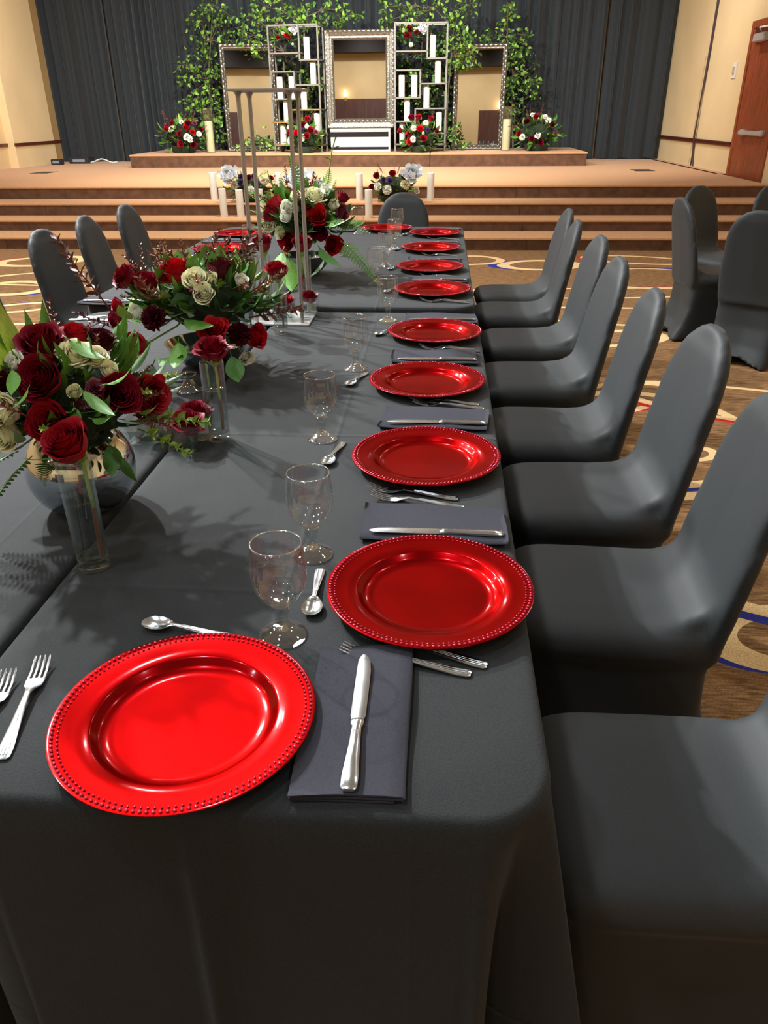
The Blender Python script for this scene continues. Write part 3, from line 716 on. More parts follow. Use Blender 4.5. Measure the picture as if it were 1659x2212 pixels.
def napkin_mesh(seed, lx=.27, ly=.14):
    g = random.Random(seed); a1, a2, a3 = g.random()*6, g.random()*6, g.random()*6
    hy = ly/2; pl = []
    zz = (.0015, .0055, .0095)
    def run(ya, yb, z, n=7): return [(ya+(yb-ya)*i/n, z) for i in range(n+1)]
    pl += run(-hy+.012, hy-.004, zz[0])+[(hy-.001, (zz[0]+zz[1])/2)]+run(hy-.003, -hy+.004, zz[1])+[(-hy, (zz[1]+zz[2])/2)]+run(-hy+.003, hy, zz[2])
    nl = []
    for i in range(len(pl)):
        a = pl[max(0, i-1)]; b = pl[min(len(pl)-1, i+1)]; dx_, dz_ = b[0]-a[0], b[1]-a[1]; l = math.hypot(dx_, dz_); nl.append((-dz_/l*.0011, dx_/l*.0011))
    loop = [(y+ny, z+nz) for (y, z), (ny, nz) in zip(pl, nl)]+[(y-ny, z-nz) for (y, z), (ny, nz) in zip(pl, nl)][::-1]
    m = len(loop); nx = 26; vs = []
    for i in range(nx+1):
        u = i/nx*2-1; x = u*lx/2
        for y, z in loop:
            lay = z/.0105
            e = abs(u)**6
            dz = lay*(.0018*math.sin(x*26+a1+y*9)+.0012*math.sin(y*40+a2)+ .0045*e*max(0, math.sin(y*26+a3+1.5*u)))
            xx = x*(1-.016*(1-lay)) + lay*.004*math.sin(y*20+a3)*abs(u)
            vs.append((xx, y+.0022*math.sin(x*15+a2)*(1 if abs(y) > .5*hy else .4), max(.0004, z+dz+.001)))
    fs = [(i*m+k, i*m+(k+1) % m, (i+1)*m+(k+1) % m, (i+1)*m+k) for i in range(nx) for k in range(m)]
    h = len(pl)
    for k in range(h-1):
        fs.append((k, k+1, m-2-k, m-1-k)); o_ = nx*m; fs.append((o_+k, o_+m-1-k, o_+m-2-k, o_+k+1))
    mb = MB(); mb.add(vs, fs)
    return mb.mesh('napkin', NAPKIN, True, 70)
NPM = [napkin_mesh(s) for s in (3, 8, 15)]
def napkin(x, y, z, rz, label, k=0, sx=1., sy=1.):
    o = link('napkin', NPM[k % 3], None, (x, y, z), (0, 0, rz), (sx, sy, 1))
    return tag(o, label, 'napkin', 'charcoal napkins at the place settings')
def goblet_meshes():
    b = [(0, .0585), (.010, .0590), (.020, .0640), (.030, .0735), (.0375, .0880), (.0410, .1060), (.0405, .1280), (.0380, .1500), (.0368, .1588), (.0372, .1600), (.0362, .1612), (.0350, .1604), (.0356, .1588), (.0366, .1575)]
    s = [(0, .0600), (.0130, .0605), (.0150, .0575), (.0115, .0520), (.0128, .0475), (.0100, .0400), (.0093, .0310), (.0105, .0235), (.0140, .0185), (.0150, .0150), (0, .0145)]
    f = [(0, .0170), (.0140, .0168), (.0200, .0120), (.0290, .0065), (.0355, .0038), (.0368, .0022), (.0360, .0004), (0, .0004)]
    dr = MB(); g = random.Random(5); s_ = bmesh.new(); bmesh.ops.create_icosphere(s_, subdivisions=1, radius=1); s_.verts.index_update(); sv = [v.co.copy() for v in s_.verts]; sf = [[v.index for v in q.verts] for q in s_.faces]; s_.free()
    for k in range(90):
        z = .070+.050*g.random()**1.3; a = g.uniform(0, 2*PI); rr = np.interp(z, [.066, .068, .0755, .089, .106, .128], [.006, .017, .028, .036, .0395, .039])-.0004; sz = g.uniform(.0005, .0013)
        dr.add([(rr*math.cos(a)+v.x*sz, rr*math.sin(a)+v.y*sz, z+v.z*sz*1.3) for v in sv], sf)
    global DROPS; DROPS = dr.mesh('water_drops', SGLASS)
    return MB().lathe(b, 36).mesh('bowl', GLASS), MB().lathe(s, 20).mesh('stem', FOOTG, True, 50), MB().lathe(f, 32).mesh('foot', FOOTG, True, 50)
GBM = goblet_meshes()
RIMM = MB().lathe([(.0364+.0011*math.cos(a), .1605+.0011*math.sin(a)) for a in [R(q) for q in range(0, 360, 60)]], 40, None, True).mesh('rim', RIMG)
def goblet(x, y, z, label):
    t = thing('water_goblet', (x, y, z), 0, label, 'glass', 'clear stemmed water goblets on the table')
    for n, m in zip(('bowl', 'stem', 'foot'), GBM): link(n, m, t)
    link('rim', RIMM, t)
    link('water_drops', DROPS, t)['kind'] = 'stuff'
    return t
# --- row of eight settings along the table edge beside the chairs
plates = [(-.005, 1.04), (-.023, 1.578), (-.032, 2.127), (-.017, 2.683), (-.035, 3.365), (-.054, 3.91), (-.059, 4.515), (-.042, 5.12)]
forks = {0: (((-.126, .888), (.052, .85)), ((-.112, .929), (.089, .865))), 1: (((-.147, 1.437), (.054, 1.395)), ((-.125, 1.395), (.053, 1.36))), 2: (((-.084, 2.0), (.117, 1.968)), ((-.060, 1.965), (.117, 1.940)))}
naps = {0: (-.003, 1.278, -.02), 1: (-.008, 1.842, -.05)}
spoons = {0: ((-.189, .970), (-.194, 1.11)), 1: ((-.246, 1.545), (-.223, 1.68)), 2: ((-.262, 2.10), (-.215, 2.24)), 3: ((-.225, 2.67), (-.155, 2.79))}
gob = [(-.216, 1.164), (-.276, 1.709), (-.254, 2.283), (-.196, 2.911), (-.291, 3.54), (-.281, 4.015), (-.269, 4.569), (-.282, 5.09)]
for k, (x, y) in enumerate(plates):
    z = TZ if k < 4 else TZ2; o_ = cd_[k]+' seat from the lengthwise napkin'
    charger(x, y, z, 'round red charger with beaded rim, '+o_)
    f = forks.get(k, (((x-.05, y-.150), (x+.14, y-.172)), ((x-.03, y-.176), (x+.14, y-.192))))
    utensil('fork', FKM, *f[0], z, 'steel dinner fork nearer its charger, '+o_)
    utensil('fork', FKM, *f[1], z, 'steel dinner fork, outer of the pair, '+o_)
    nx, ny, nr = naps.get(k, (x+.02, y+.268, R(rnd.uniform(-3, 3))))
    if k in (3, 7): ny = y+.235
    napkin(nx, ny, z, nr, 'folded charcoal napkin lying flat beyond the charger, '+o_, k)
    utensil('knife', KNM, (nx-.118, ny-.045), (nx+.130, ny-.047), z+.0115, 'steel knife lying on the charcoal napkin, '+o_)
    s = spoons.get(k, ((x-.205, y-.02), (x-.15, y+.11)))
    utensil('spoon', SPM, *s, z, 'steel teaspoon beside the water goblet, '+o_)
    goblet(*gob[k], z, 'clear stemmed water goblet belonging to the charger, '+o_)
# --- end-of-table setting
charger(-.312, .728, TZ, 'bright red charger with beaded rim overhanging the table end')
napkin(-.093, .752, TZ, R(91), 'charcoal napkin folded lengthwise beside the charger at the table end', 0, 1.03, .95)
utensil('knife', KNM, (-.092, .862), (-.090, .62), TZ+.0122, 'steel knife lying lengthwise on the end-of-table napkin')
utensil('fork', FKM, (-.556, .842), (-.520, .65), TZ, 'steel fork beside the charger at the table end, closer to the charger')
utensil('fork', FKM, (-.590, .808), (-.558, .62), TZ, 'steel fork at the table end, outer of the pair')
utensil('spoon', SPM, (-.445, .937), (-.300, .912), TZ, 'steel teaspoon lying crosswise above the end-of-table charger')
goblet(-.224, .925, TZ, 'clear stemmed water goblet above the charger at the table end')
# --- setting at the stage end of the table
p = atZ(838, 489, TZ2+.02)
charger(p.x, 5.345, TZ2, 'red charger in front of the single chair at the stage end')
napkin(p.x-.27, 5.37, TZ2, R(88), 'dark napkin beside the charger at the stage end of the table', 1, .85, .8)
utensil('fork', FKM, (p.x+.20, 5.28), (p.x+.215, 5.46), TZ2, 'steel fork beside the charger at the stage end of the table')
goblet(-.541, 5.2, TZ2, 'clear stemmed water goblet at the stage end of the table by the flowers')
# --- settings on the far side
for i, (px, py) in enumerate(((478, 535), (518, 503))):
    p = atZ(px, py, TZ2+.02)
    charger(p.x, p.y, TZ2, ('bright red charger across the table, partly behind a goblet', 'bright red charger across the table, closest to the stage')[i], 'red chargers on the far side')
    napkin(p.x-.03, p.y-.245, TZ2, R(2), ('dark folded napkin in front of the red charger behind a goblet', 'dark folded napkin between the two chargers across the table')[i], i)
    utensil('knife', KNM, (p.x+.13, p.y-.27), (p.x-.11, p.y-.268), TZ2+.0115, ('steel knife on the dark napkin in front of the bright red charger', 'steel knife on the dark napkin between two chargers')[i])
p = atZ(456, 592, TZ2); goblet(p.x, p.y, TZ2, 'clear goblet across the table overlapping a bright red charger')
p = atZ(543, 553, TZ2); goblet(p.x, p.y, TZ2, 'clear goblet across the table behind the tall metal stand poles')
p = atZ(215, 692, TZ)
utensil('fork', FKM, (p.x+.07, p.y-.01), (p.x-.12, p.y+.0), TZ, 'steel fork near the far table corner, closer to the flowers')
utensil('fork', FKM, (p.x+.09, p.y+.03), (p.x-.10, p.y+.035), TZ, 'steel fork near the far table corner, farther from the flowers')
p = atZ(238, 655, TZ2+.01)
napkin(p.x, p.y+.06, TZ2, 0, 'dark folded napkin beside the coppery leaf sprig across the table', 2); utensil('knife', KNM, (p.x+.12, p.y+.02), (p.x-.12, p.y+.02), TZ2+.0115, 'steel knife on the dark napkin beside the coppery leaf sprig')
p = atZ(350, 603, TZ2+.01)
napkin(p.x, p.y+.02, TZ2, 0, 'dark folded napkin behind the dark red roses across the table', 0); utensil('knife', KNM, (p.x+.12, p.y-.02), (p.x-.12, p.y-.02), TZ2+.0115, 'steel knife on the dark napkin behind the dark red roses')
# ---- a second round table behind the camera, mirrored in the leaning stage mirrors
o = link('round_tablecloth', bpy.data.objects['round_tablecloth'].data, None, (-2.9, -3.4, 0)); tag(o, 'black cloth on the round table reflected in the stage mirror', 'tablecloth')
for k in range(6):
    a = R(60*k+20); chair(-2.9+1.12*math.cos(a), -3.4+1.12*math.sin(a), a, 'black covered chair around the round table reflected in the stage mirror', 'covered chairs at the reflected round table')

# ================================================================== FLOWERS
def rose_mesh(name, m, openness=1., n=30, seed=0, ruffle=.03):
    """unit rose: about 1 wide, axis +Z, base at z=-.42; a rolled bud inside overlapping cupped petals with turned-out lips"""
    g = random.Random(seed); mb = MB()
    for i in range(n):
        t = i/(n-1); a = i*2.39996+g.uniform(-.2, .2)
        rm = .035+.41*t**.9; top = .36-.10*t**1.5*openness-.30*max(0, t-.7)*openness
        wid = 1.9-1.15*t**.6; flare = (-.30+.62*t**1.2)*(.55+.45*openness); lip = (.02+.085*t)*openness
        k1, k2 = g.uniform(0, 6), g.uniform(2.5, 5); zb = -.42-.02*t
        def fn(u, v):
            s = u*2-1; q = a+s*wid*(.5+.5*min(1, v*1.8))
            sh = math.sin(min(1, v/.62)*PI/2)**.8*.82+.18
            rr = rm*(sh+flare*max(0, v-.5)**1.5)+.02*s*wid/1.9
            rr += lip*max(0, v-.78)**1.3*14*(1-.25*s*s)*.35 + ruffle*v*v*v*math.sin(s*k2+k1)*(.3+t)
            e = 1-.16*s*s*(1 if abs(s) < .99 else 1.1)
            z = zb+(top-zb)*v*(1-(1-e)*v)-lip*max(0, v-.84)*2.2+ruffle*.6*v*v*math.cos(s*k2*1.4+k1)
            return (rr*math.cos(q), rr*math.sin(q), z)
        mb.grid(fn, 7, 8)
    return mb.mesh(name, m, True)
def carnation_mesh(name, m, seed=0):
    g = random.Random(seed); mb = MB()
    for i in range(46):
        t = (i+.5)/46; a = i*2.39996; el = PI/2*(1-t**.75)*1.0-.15; L0 = .44
        d = Vector((math.cos(a)*math.cos(el), math.sin(a)*math.cos(el), math.sin(el)*.8)); k1 = g.uniform(0, 6)
        q = zto(d, g.uniform(0, 6)).to_matrix()
        def fn(u, v):
            s = u*2-1; w = .17*(.3+.7*v)
            p = Vector((s*w, .05*math.sin(s*7+k1)*v+.03*v, v*L0*(1+.06*math.sin(s*9+k1))))
            return tuple(q @ p+Vector((0, 0, -.1)))
        mb.grid(fn, 6, 3)
    return mb.mesh(name, m, True)
ROSE = {}
def rose(kind, var=0):
    k = (kind, var)
    if k not in ROSE:
        if var == 9: ROSE[k] = carnation_mesh('bloom', PET[kind], 5)
        else: ROSE[k] = rose_mesh('bloom', PET[kind], (.5, .95, 1.5)[var % 3], (24, 30, 32)[var % 3], 3+var, (.02, .025, .05)[var % 3])
    return ROSE[k]
def calyx_mesh():
    mb = MB().lathe([(0, -.62), (.10, -.60), (.15, -.52), (.20, -.44), (.12, -.38)], 10)
    for i in range(5):
        a = 2*PI*i/5
        mb.grid(lambda u, v: ((.16+.22*math.sin(v*1.7))*math.cos(a+(u-.5)*.7*(1-v)), (.16+.22*math.sin(v*1.7))*math.sin(a+(u-.5)*.7*(1-v)), -.47+.34*v-.2*max(0, v-.6)), 2, 5)
    return mb.mesh('sepals', STEM, True)
CALYX = calyx_mesh()
def leaf_mesh(name, m, L0=1., W=.3, bend=.35, fold=.25, pw=.8):
    def fn(u, v):
        s = u*2-1; w = W*.5*math.sin(PI*min(1, v*.97+.02)**pw)
        return (s*w, fold*abs(s)*w-bend*v*v*L0*.6, v*L0*(1-.12*bend*v))
    mb = MB().grid(fn, 4, 7)
    mb.tube([(0, .0, -.18), (0, .0, .02)], [.012, .016], 5)
    return mb.mesh(name, m, True)
LF = {}
def leaf(kind, shape):
    k = (kind, shape)
    if k not in LF:
        a = {'lance': (1, .26, .45, .3, .75), 'oval': (1, .55, .3, .25, .8), 'round': (1, .85, .22, .15, .85), 'long': (1, .17, .6, .3, .8)}[shape]
        LF[k] = leaf_mesh('leaf', LEAFM[kind], *a)
    return LF[k]
SPR = {}
def sprig(kind, seed=0):
    k = (kind, seed)
    if k not in SPR:
        g = random.Random(seed); mb = MB(); mb.tube([(.03*math.sin(t*3), .03*math.cos(t*4), t) for t in [i/8 for i in range(9)]], [.014-.001*i for i in range(9)], 5)
        for i in range(26):
            t = .15+.85*i/25; a = i*2.4; d = Vector((math.cos(a), math.sin(a), .65+.6*t)); q = zto(d, g.uniform(-1, 1)).to_matrix(); L0 = .16*(1.15-.45*t)*g.uniform(.8, 1.2)
            mb.grid(lambda u, v: tuple(q @ Vector(((u*2-1)*L0*.24*math.sin(PI*min(1, v*.95+.03)), .1*L0*abs(u*2-1)-.2*L0*v*v, v*L0))+Vector((.03*math.sin(t*3), .03*math.cos(t*4), t))), 2, 4)
        SPR[k] = mb.mesh('sprig', LEAFM[kind], True)
    return SPR[k]
def fern_mesh():
    mb = MB(); mb.tube([(0, -.25*t*t, t) for t in [i/8 for i in range(9)]], .008, 5)
    for i in range(15):
        t = .12+.86*i/14; L0 = .30*(1-t)**.7+.03
        for s in (-1, 1):
            mb.grid(lambda u, v: (s*v*L0, -.25*t*t-.15*v*v*L0, t+.25*v*L0+(u-.5)*.055*math.sin(PI*min(1, v*.9+.08))), 2, 4)
    return mb.mesh('fern_frond', LEAFM['mid'], True)
FERN = fern_mesh()
def paper_flower_mesh():
    mb = MB()
    for i in range(18):
        t = i/17; a = i*2.39996; el = .25+1.0*(1-t); L0 = .5-.12*(1-t)
        q = zto((math.cos(a)*math.cos(el), math.sin(a)*math.cos(el), math.sin(el))).to_matrix()
        ang = math.atan2((q.inverted() @ Vector((0, 0, 1))).y, (q.inverted() @ Vector((0, 0, 1))).x)
        q = q @ Matrix.Rotation(ang-PI/2, 3, 'Z')
        mb.grid(lambda u, v: tuple(q @ Vector(((u*2-1)*.17*math.sin(PI*(v*.72+.12)), .14*(u*2-1)**2*v+.08*v*v, v*L0))), 4, 5)
    return mb.mesh('paper_flower', PAPERW, True)
PAPERF = paper_flower_mesh()

def bouquet(name, center, label, blooms, leaves, rad, group=None, core=.55, seed=0, aim_up=.35, ls=.72, dense=1.5):
    """blooms: (world position, width, colour, variant[, aim]) ; leaves: (count, colour, shape, length range, band of elevation)"""
    g = random.Random(seed); c = Vector(center)
    t = thing(name, c, 0, label, 'flowers', group)
    rx, ry, rz = rad
    if core:
        mb = MB(); bm = bmesh.new(); bmesh.ops.create_icosphere(bm, subdivisions=3, radius=1); bm.verts.index_update()
        vs = [Vector((v.co.x*rx*core, v.co.y*ry*core, v.co.z*rz*core))*(1+.12*math.sin(v.co.x*9+v.co.y*7+v.co.z*8)) for v in bm.verts]; fs = [[v.index for v in f.verts] for f in bm.faces]; bm.free()
        mb.add(vs, fs); mb.build('moss_ball', MOSS, t)
    for b in blooms:
        p, wd, col, var = b[:4]; d = Vector(p)-c
        dd = Vector(b[4]) if len(b) > 4 else (Vector((d.x/rx, d.y/ry, d.z/rz)).normalized()+Vector((0, -.25, aim_up)))
        o = link('rose' if var < 9 else 'carnation', rose(col, var), t, d, zto(dd, g.uniform(0, 6)), wd*g.uniform(.96, 1.04))
        if wd > .03 and var < 9: link('sepals', CALYX, o)
        if d.length > .02:
            s = dd.normalized()
            MB().tube([d-s*wd*.5, d*.6-s*wd*.6, d*.15], [wd*.045, wd*.04, wd*.04], 5).build('flower_stem', STEM, t)
    for cnt, kind, shape, (l0, l1), (e0, e1) in leaves:
        for i in range(int(cnt*dense)):
            a = g.uniform(0, 2*PI); el = R(g.uniform(e0, e1)); k = g.uniform(.6, 1.0)
            d = Vector((math.cos(a)*math.cos(el), math.sin(a)*math.cos(el), math.sin(el)))
            p = Vector((d.x*rx*k, d.y*ry*k, d.z*rz*k))
            dd = d+Vector((g.uniform(-.5, .5), g.uniform(-.5, .5), g.uniform(-.35, .5)))
            me = sprig(kind, g.randrange(3)) if shape == 'sprig' else FERN if shape == 'fern' else leaf(kind, shape)
            link('sprig' if shape == 'sprig' else 'fern_frond' if shape == 'fern' else 'leaf', me, t, p, zto(dd, g.uniform(0, 6) if shape == 'sprig' else PI+g.uniform(-.8, .8)), g.uniform(l0, l1)*ls)
    return t
ELL = [None]
def F(px, py, y, wd, col, var=1, aim=None):
    """bloom on the outer surface of the current arrangement's mound"""
    c, (rx, ry, rz) = ELL[0]; c = Vector(c); dv = ray(px, py).normalized(); S = Vector((1/rx, 1/ry, 1/rz))
    o = Vector(((CAMP.x-c.x)*S.x, (CAMP.y-c.y)*S.y, (CAMP.z-c.z)*S.z)); q = Vector((dv.x*S.x, dv.y*S.y, dv.z*S.z))
    A = q.dot(q); B = o.dot(q); D = B*B-A*(o.dot(o)-1)
    t = (-B-math.sqrt(D))/A if D > 0 else -B/A
    p = CAMP+dv*t
    b = (p, wd, col, var)
    return b+(aim,) if aim else b

# ---- near arrangement in the round mirrored bowl
BA = Vector((-.700, 1.335, TZ))
t = thing('mirrored_bowl', BA, 0, 'round mirrored silver bowl holding the large red and cream roses', 'bowl')
r_ = .104
prof = [(0, .002), (.045, .002)]+[(r_*math.cos(a), .084+r_*.96*math.sin(a)) for a in [R(x) for x in range(-58, 50, 6)]]+[(r_*.60, .161), (r_*.585, .1615), (r_*.56, .155), (r_*.80, .12), (0, .03)]
MB().lathe(prof, 56).build('bowl', MIRBOWL, t, True, 60)
Ac = (-.700, 1.335, .985); ELL[0] = (Ac, (.17, .16, .125))
arrA = bouquet('rose_arrangement', Ac, 'full arrangement of dark red and cream roses with a lime anthurium leaf',
    [F(92, 742, 1.40, .088, 'dark', 2), F(89, 817, 1.215, .078, 'dark', 1, (-.05, -.85, .55)), F(108, 914, 1.20, .072, 'mid', 1, (.1, -.8, .5)), F(256, 850, 1.30, .074, 'dark', 1, (.5, -.7, .4)),
     F(329, 853, 1.43, .072, 'mid', 2, (.9, -.5, .1)), F(163, 764, 1.33, .055, 'cream', 2), F(207, 772, 1.35, .045, 'cream', 1), F(236, 800, 1.34, .034, 'cream', 0), F(30, 792, 1.28, .055, 'white', 1),
     F(8, 888, 1.18, .062, 'cream', 1, (-.3, -.8, .4)), F(10, 938, 1.17, .06, 'cream', 1, (-.3, -.9, .1)), F(10, 815, 1.33, .06, 'burg', 1), F(220, 735, 1.50, .055, 'burg', 1), F(163, 722, 1.47, .05, 'mid', 0),
     F(205, 838, 1.27, .03, 'mauve', 2), F(160, 846, 1.25, .026, 'cream', 0)],
    [(60, 'mid', 'lance', (.08, .13), (-15, 60)), (18, 'deep', 'lance', (.09, .14), (-25, 50)), (16, 'deep', 'oval', (.06, .10), (-30, 30)), (14, 'light', 'lance', (.05, .09), (0, 60)),
     (9, 'rust', 'sprig', (.08, .13), (-10, 50)), (8, 'wine', 'sprig', (.07, .11), (10, 60)), (7, 'light', 'sprig', (.09, .14), (-20, 25))],
    (.15, .14, .11), core=.72, seed=21)
# its lime anthurium leaf, fern and hanging sprays
def anthurium():
    def fn(u, v):
        s = u*2-1; w = .62*math.sin(PI*min(1, (v*.93+.05))**.62)
        return (s*w, .22*abs(s)**1.5*w+.25*math.sin(v*2.5)*.5-.2*v*v, v*1.1-.22*abs(s)**2*(1-v)*1.2)
    return MB().grid(fn, 12, 14).mesh('anthurium_leaf', mat('lime_leaf', (.30, .47, .035), .28, var=.18, vscale=14, coat=.4), True)
ANTH = anthurium()
p = atY(34, 768, 1.25)-Vector(Ac)
link('anthurium_leaf', ANTH, arrA, p, zto((-.30, .10, .9), PI+.25), .125)
MB().tube([p, p+Vector((.03, .03, -.035)), p*.3], .0035, 6).build('anthurium_stem', mat('lime_stem', (.34, .5, .07), .4), arrA)
for (px, py, y, d, s) in ((70, 985, 1.22, (-.75, -.3, -.55), .14), (40, 975, 1.20, (-.9, -.3, -.25), .13)):
    link('fern_frond', FERN, arrA, atY(px, py, y)-Vector(Ac), zto(d, .3), s)
for (px, py, y, d, s, k, sh) in ((250, 980, 1.25, (.55, -.3, -.75), .10, 'deep', 'lance'), (235, 962, 1.22, (.3, -.6, -.6), .095, 'deep', 'oval'), (200, 905, 1.19, (.8, -.5, .05), .10, 'mid', 'lance'), (150, 735, 1.27, (.6, -.2, -.35), .12, 'mid', 'lance'),
                                 (190, 890, 1.21, (-.75, -.3, .0), .10, 'mid', 'lance'), (180, 845, 1.20, (.7, -.35, -.5), .12, 'mid', 'lance'), (300, 890, 1.3, (.8, -.4, .15), .09, 'light', 'lance'), (330, 900, 1.35, (.9, -.3, .1), .10, 'light', 'lance'),
                                 (230, 830, 1.2, (.8, -.1, .2), .10, 'mid', 'long'), (120, 985, 1.16, (-.8, -.3, -.2), .08, 'mid', 'lance'), (25, 800, 1.2, (.2, -.5, -.6), .07, 'mid', 'oval'), (60, 840, 1.16, (-.3, -.5, -.6), .06, 'mid', 'oval'),
                                 (160, 880, 1.17, (.05, -.4, -.9), .065, 'mid', 'oval'), (50, 955, 1.15, (.1, -.6, .6), .045, 'sage', 'oval')):
    link('leaf', leaf(k, sh), arrA, atY(px, py, y)-Vector(Ac), zto(d, PI+.4), s*.72)
for (px, py, y, d, s, k) in ((330, 905, 1.38, (.9, -.3, .1), .13, 'light'), (300, 930, 1.35, (.8, -.3, -.2), .12, 'light'), (290, 900, 1.32, (.6, -.5, .1), .12, 'rust'), (60, 905, 1.17, (-.5, -.4, .6), .10, 'rust')):
    link('sprig', sprig(k, 1), arrA, atY(px, py, y)-Vector(Ac), zto(d, .3), s)

# ---- middle arrangement in the wide mirrored dish
BB = Vector((-.715, 2.30, TZ))
t = thing('mirrored_dish', BB, 0, 'wide low mirrored dish under the middle rose arrangement', 'bowl')
MB().lathe([(0, .002), (.05, .002), (.085, .018), (.115, .045), (.130, .075), (.132, .078), (.127, .078), (.11, .048), (.08, .024), (0, .01)], 48).build('bowl', MIRBOWL, t, True, 60)
Bc = (-.700, 2.28, .965); ELL[0] = (Bc, (.21, .19, .125))
arrB = bouquet('rose_arrangement', Bc, 'wide arrangement of red, burgundy and cream roses with coppery sprigs',
    [F(268, 597, 2.46, .078, 'dark', 2), F(316, 611, 2.40, .076, 'dark', 0, (.15, -.2, 1)), F(381, 583, 2.52, .092, 'red', 2, (0, -.1, 1)), F(421, 604, 2.42, .072, 'cream', 1, (.1, -.6, .8)), F(440, 634, 2.35, .062, 'cream', 1),
     F(474, 580, 2.46, .078, 'burg', 0, (.1, -.1, 1)), F(521, 606, 2.40, .042, 'white', 0), F(295, 676, 2.17, .054, 'white', 1, (-.4, -.8, .4)), F(331, 686, 2.10, .082, 'burg', 9, (-.1, -.8, .5)), F(293, 743, 2.10, .078, 'red', 1, (-.5, -.85, .2)),
     F(517, 722, 2.14, .076, 'burg', 9, (.5, -.8, .3)), F(553, 727, 2.20, .074, 'red', 1, (.9, -.4, .2)), F(532, 772, 2.12, .046, 'white', 1, (.6, -.8, -.2)), F(462, 712, 2.13, .078, 'red', 2, (.1, -.7, .7)),
     F(455, 602, 2.45, .04, 'cream', 0), F(252, 660, 2.32, .045, 'mid', 1), F(354, 600, 2.55, .04, 'mid', 1), F(247, 690, 2.28, .05, 'wine' if False else 'dark', 1)],
    [(60, 'mid', 'oval', (.07, .11), (-10, 65)), (26, 'light', 'lance', (.06, .1), (-10, 60)), (24, 'deep', 'lance', (.09, .14), (-30, 50)), (24, 'deep', 'oval', (.07, .12), (-30, 20)), (14, 'light', 'oval', (.045, .07), (5, 60)), (10, 'sage', 'round', (.05, .075), (0, 50)),
     (18, 'rust', 'sprig', (.11, .17), (5, 70)), (6, 'wine', 'sprig', (.09, .14), (0, 50)), (4, 'mid', 'fern', (.1, .14), (-40, -5))],
    (.19, .17, .11), core=.72, seed=33)
for (px, py, y, d, s, k, sh) in ((345, 775, 2.1, (.75, -.5, .1), .12, 'mid', 'oval'), (330, 790, 2.1, (-.2, -.6, -.7), .11, 'deep', 'oval'), (500, 650, 2.3, (.5, -.4, .5), .12, 'sage', 'round'), (283, 690, 2.12, (-.3, -.6, .7), .06, 'light', 'round'),
                                 (290, 640, 2.3, (-.1, -.5, -.8), .07, 'light', 'oval'), (500, 770, 2.1, (.3, -.6, -.6), .10, 'deep', 'oval'), (400, 655, 2.15, (.1, -.8, .4), .08, 'mid', 'round'), (385, 740, 2.08, (.1, -.7, -.6), .10, 'mid', 'oval'), (400, 690, 2.1, (.8, -.4, -.2), .11, 'mid', 'oval')):
    link('leaf', leaf(k, sh), arrB, atY(px, py, y)-Vector(Bc), zto(d, PI+.2), s)
for (px, py, y, d, s, k) in ((232, 670, 2.36, (-.45, -.1, .95), .24, 'rust'), (315, 600, 2.5, (-.05, .1, 1), .10, 'rust'), (485, 650, 2.3, (.45, -.1, .9), .22, 'rust'), (540, 690, 2.28, (.9, -.2, .25), .17, 'rust'), (350, 690, 2.2, (-.1, -.5, .8), .16, 'rust'), (440, 660, 2.2, (.1, -.6, .6), .14, 'rust'), (245, 712, 2.2, (-.5, -.5, .5), .12, 'wine')):
    link('sprig', sprig(k, 2), arrB, atY(px, py, y)-Vector(Bc), zto(d, .3), s)

# ---- far arrangement
BC = Vector((-.66, 3.80, TZ2))
t = thing('mirrored_dish', BC, 0, 'dark mirrored dish under the arrangement nearest the stage', 'bowl')
MB().lathe([(0, .002), (.05, .002), (.085, .018), (.115, .05), (.125, .09), (.12, .09), (.1, .05), (0, .01)], 40).build('bowl', MIRBOWL, t, True, 60)
Cc = (-.650, 3.78, 1.025); ELL[0] = (Cc, (.20, .19, .165))
arrC = bouquet('rose_arrangement', Cc, 'tall arrangement of scarlet, wine and white roses nearest the stage',
    [F(584, 461, 3.80, .09, 'dark', 1, (-.8, -.2, .5)), F(594, 440, 3.92, .085, 'mid', 0, (-.6, 0, .7)), F(661, 443, 3.78, .066, 'burg', 0, (0, -.4, .9)), F(685, 466, 3.55, .094, 'red', 1, (.05, -.9, .35)), F(689, 501, 3.50, .082, 'dark', 0, (.1, -.7, -.1)),
     F(719, 529, 3.52, .090, 'red', 1, (.5, -.8, .0)), F(622, 520, 3.52, .092, 'mid', 1, (-.3, -.9, .1)), F(741, 426, 3.90, .066, 'dark', 0, (.5, 0, .8)), F(739, 457, 3.82, .072, 'mauve', 2, (.7, -.4, .3)), F(620, 446, 3.80, .062, 'white', 1),
     F(618, 467, 3.66, .062, 'white', 1, (-.3, -.8, .5)), F(580, 487, 3.72, .088, 'cream', 9), F(606, 503, 3.54, .054, 'cream', 1, (-.4, -.8, .2)), F(679, 424, 3.92, .10, 'cream', 2, (.05, -.4, .9)), F(705, 412, 3.98, .062, 'white', 0), F(719, 443, 3.82, .052, 'white', 0),
     F(640, 424, 3.96, .055, 'cream', 1), F(638, 453, 3.7, .04, 'white', 0)],
    [(44, 'mid', 'oval', (.08, .13), (-10, 60)), (34, 'deep', 'oval', (.09, .15), (-30, 45)), (16, 'deep', 'lance', (.1, .16), (-35, 20)), (12, 'light', 'lance', (.06, .09), (0, 60)), (12, 'rust', 'sprig', (.12, .17), (20, 70)), (10, 'mid', 'fern', (.14, .2), (-25, 60)), (6, 'sage', 'oval', (.07, .1), (0, 50))],
    (.18, .17, .145), core=.70, seed=44)
link('paper_flower', PAPERF, arrC, atY(650, 405, 4.02)-Vector(Cc), zto((-.1, -.5, .9)), .19)
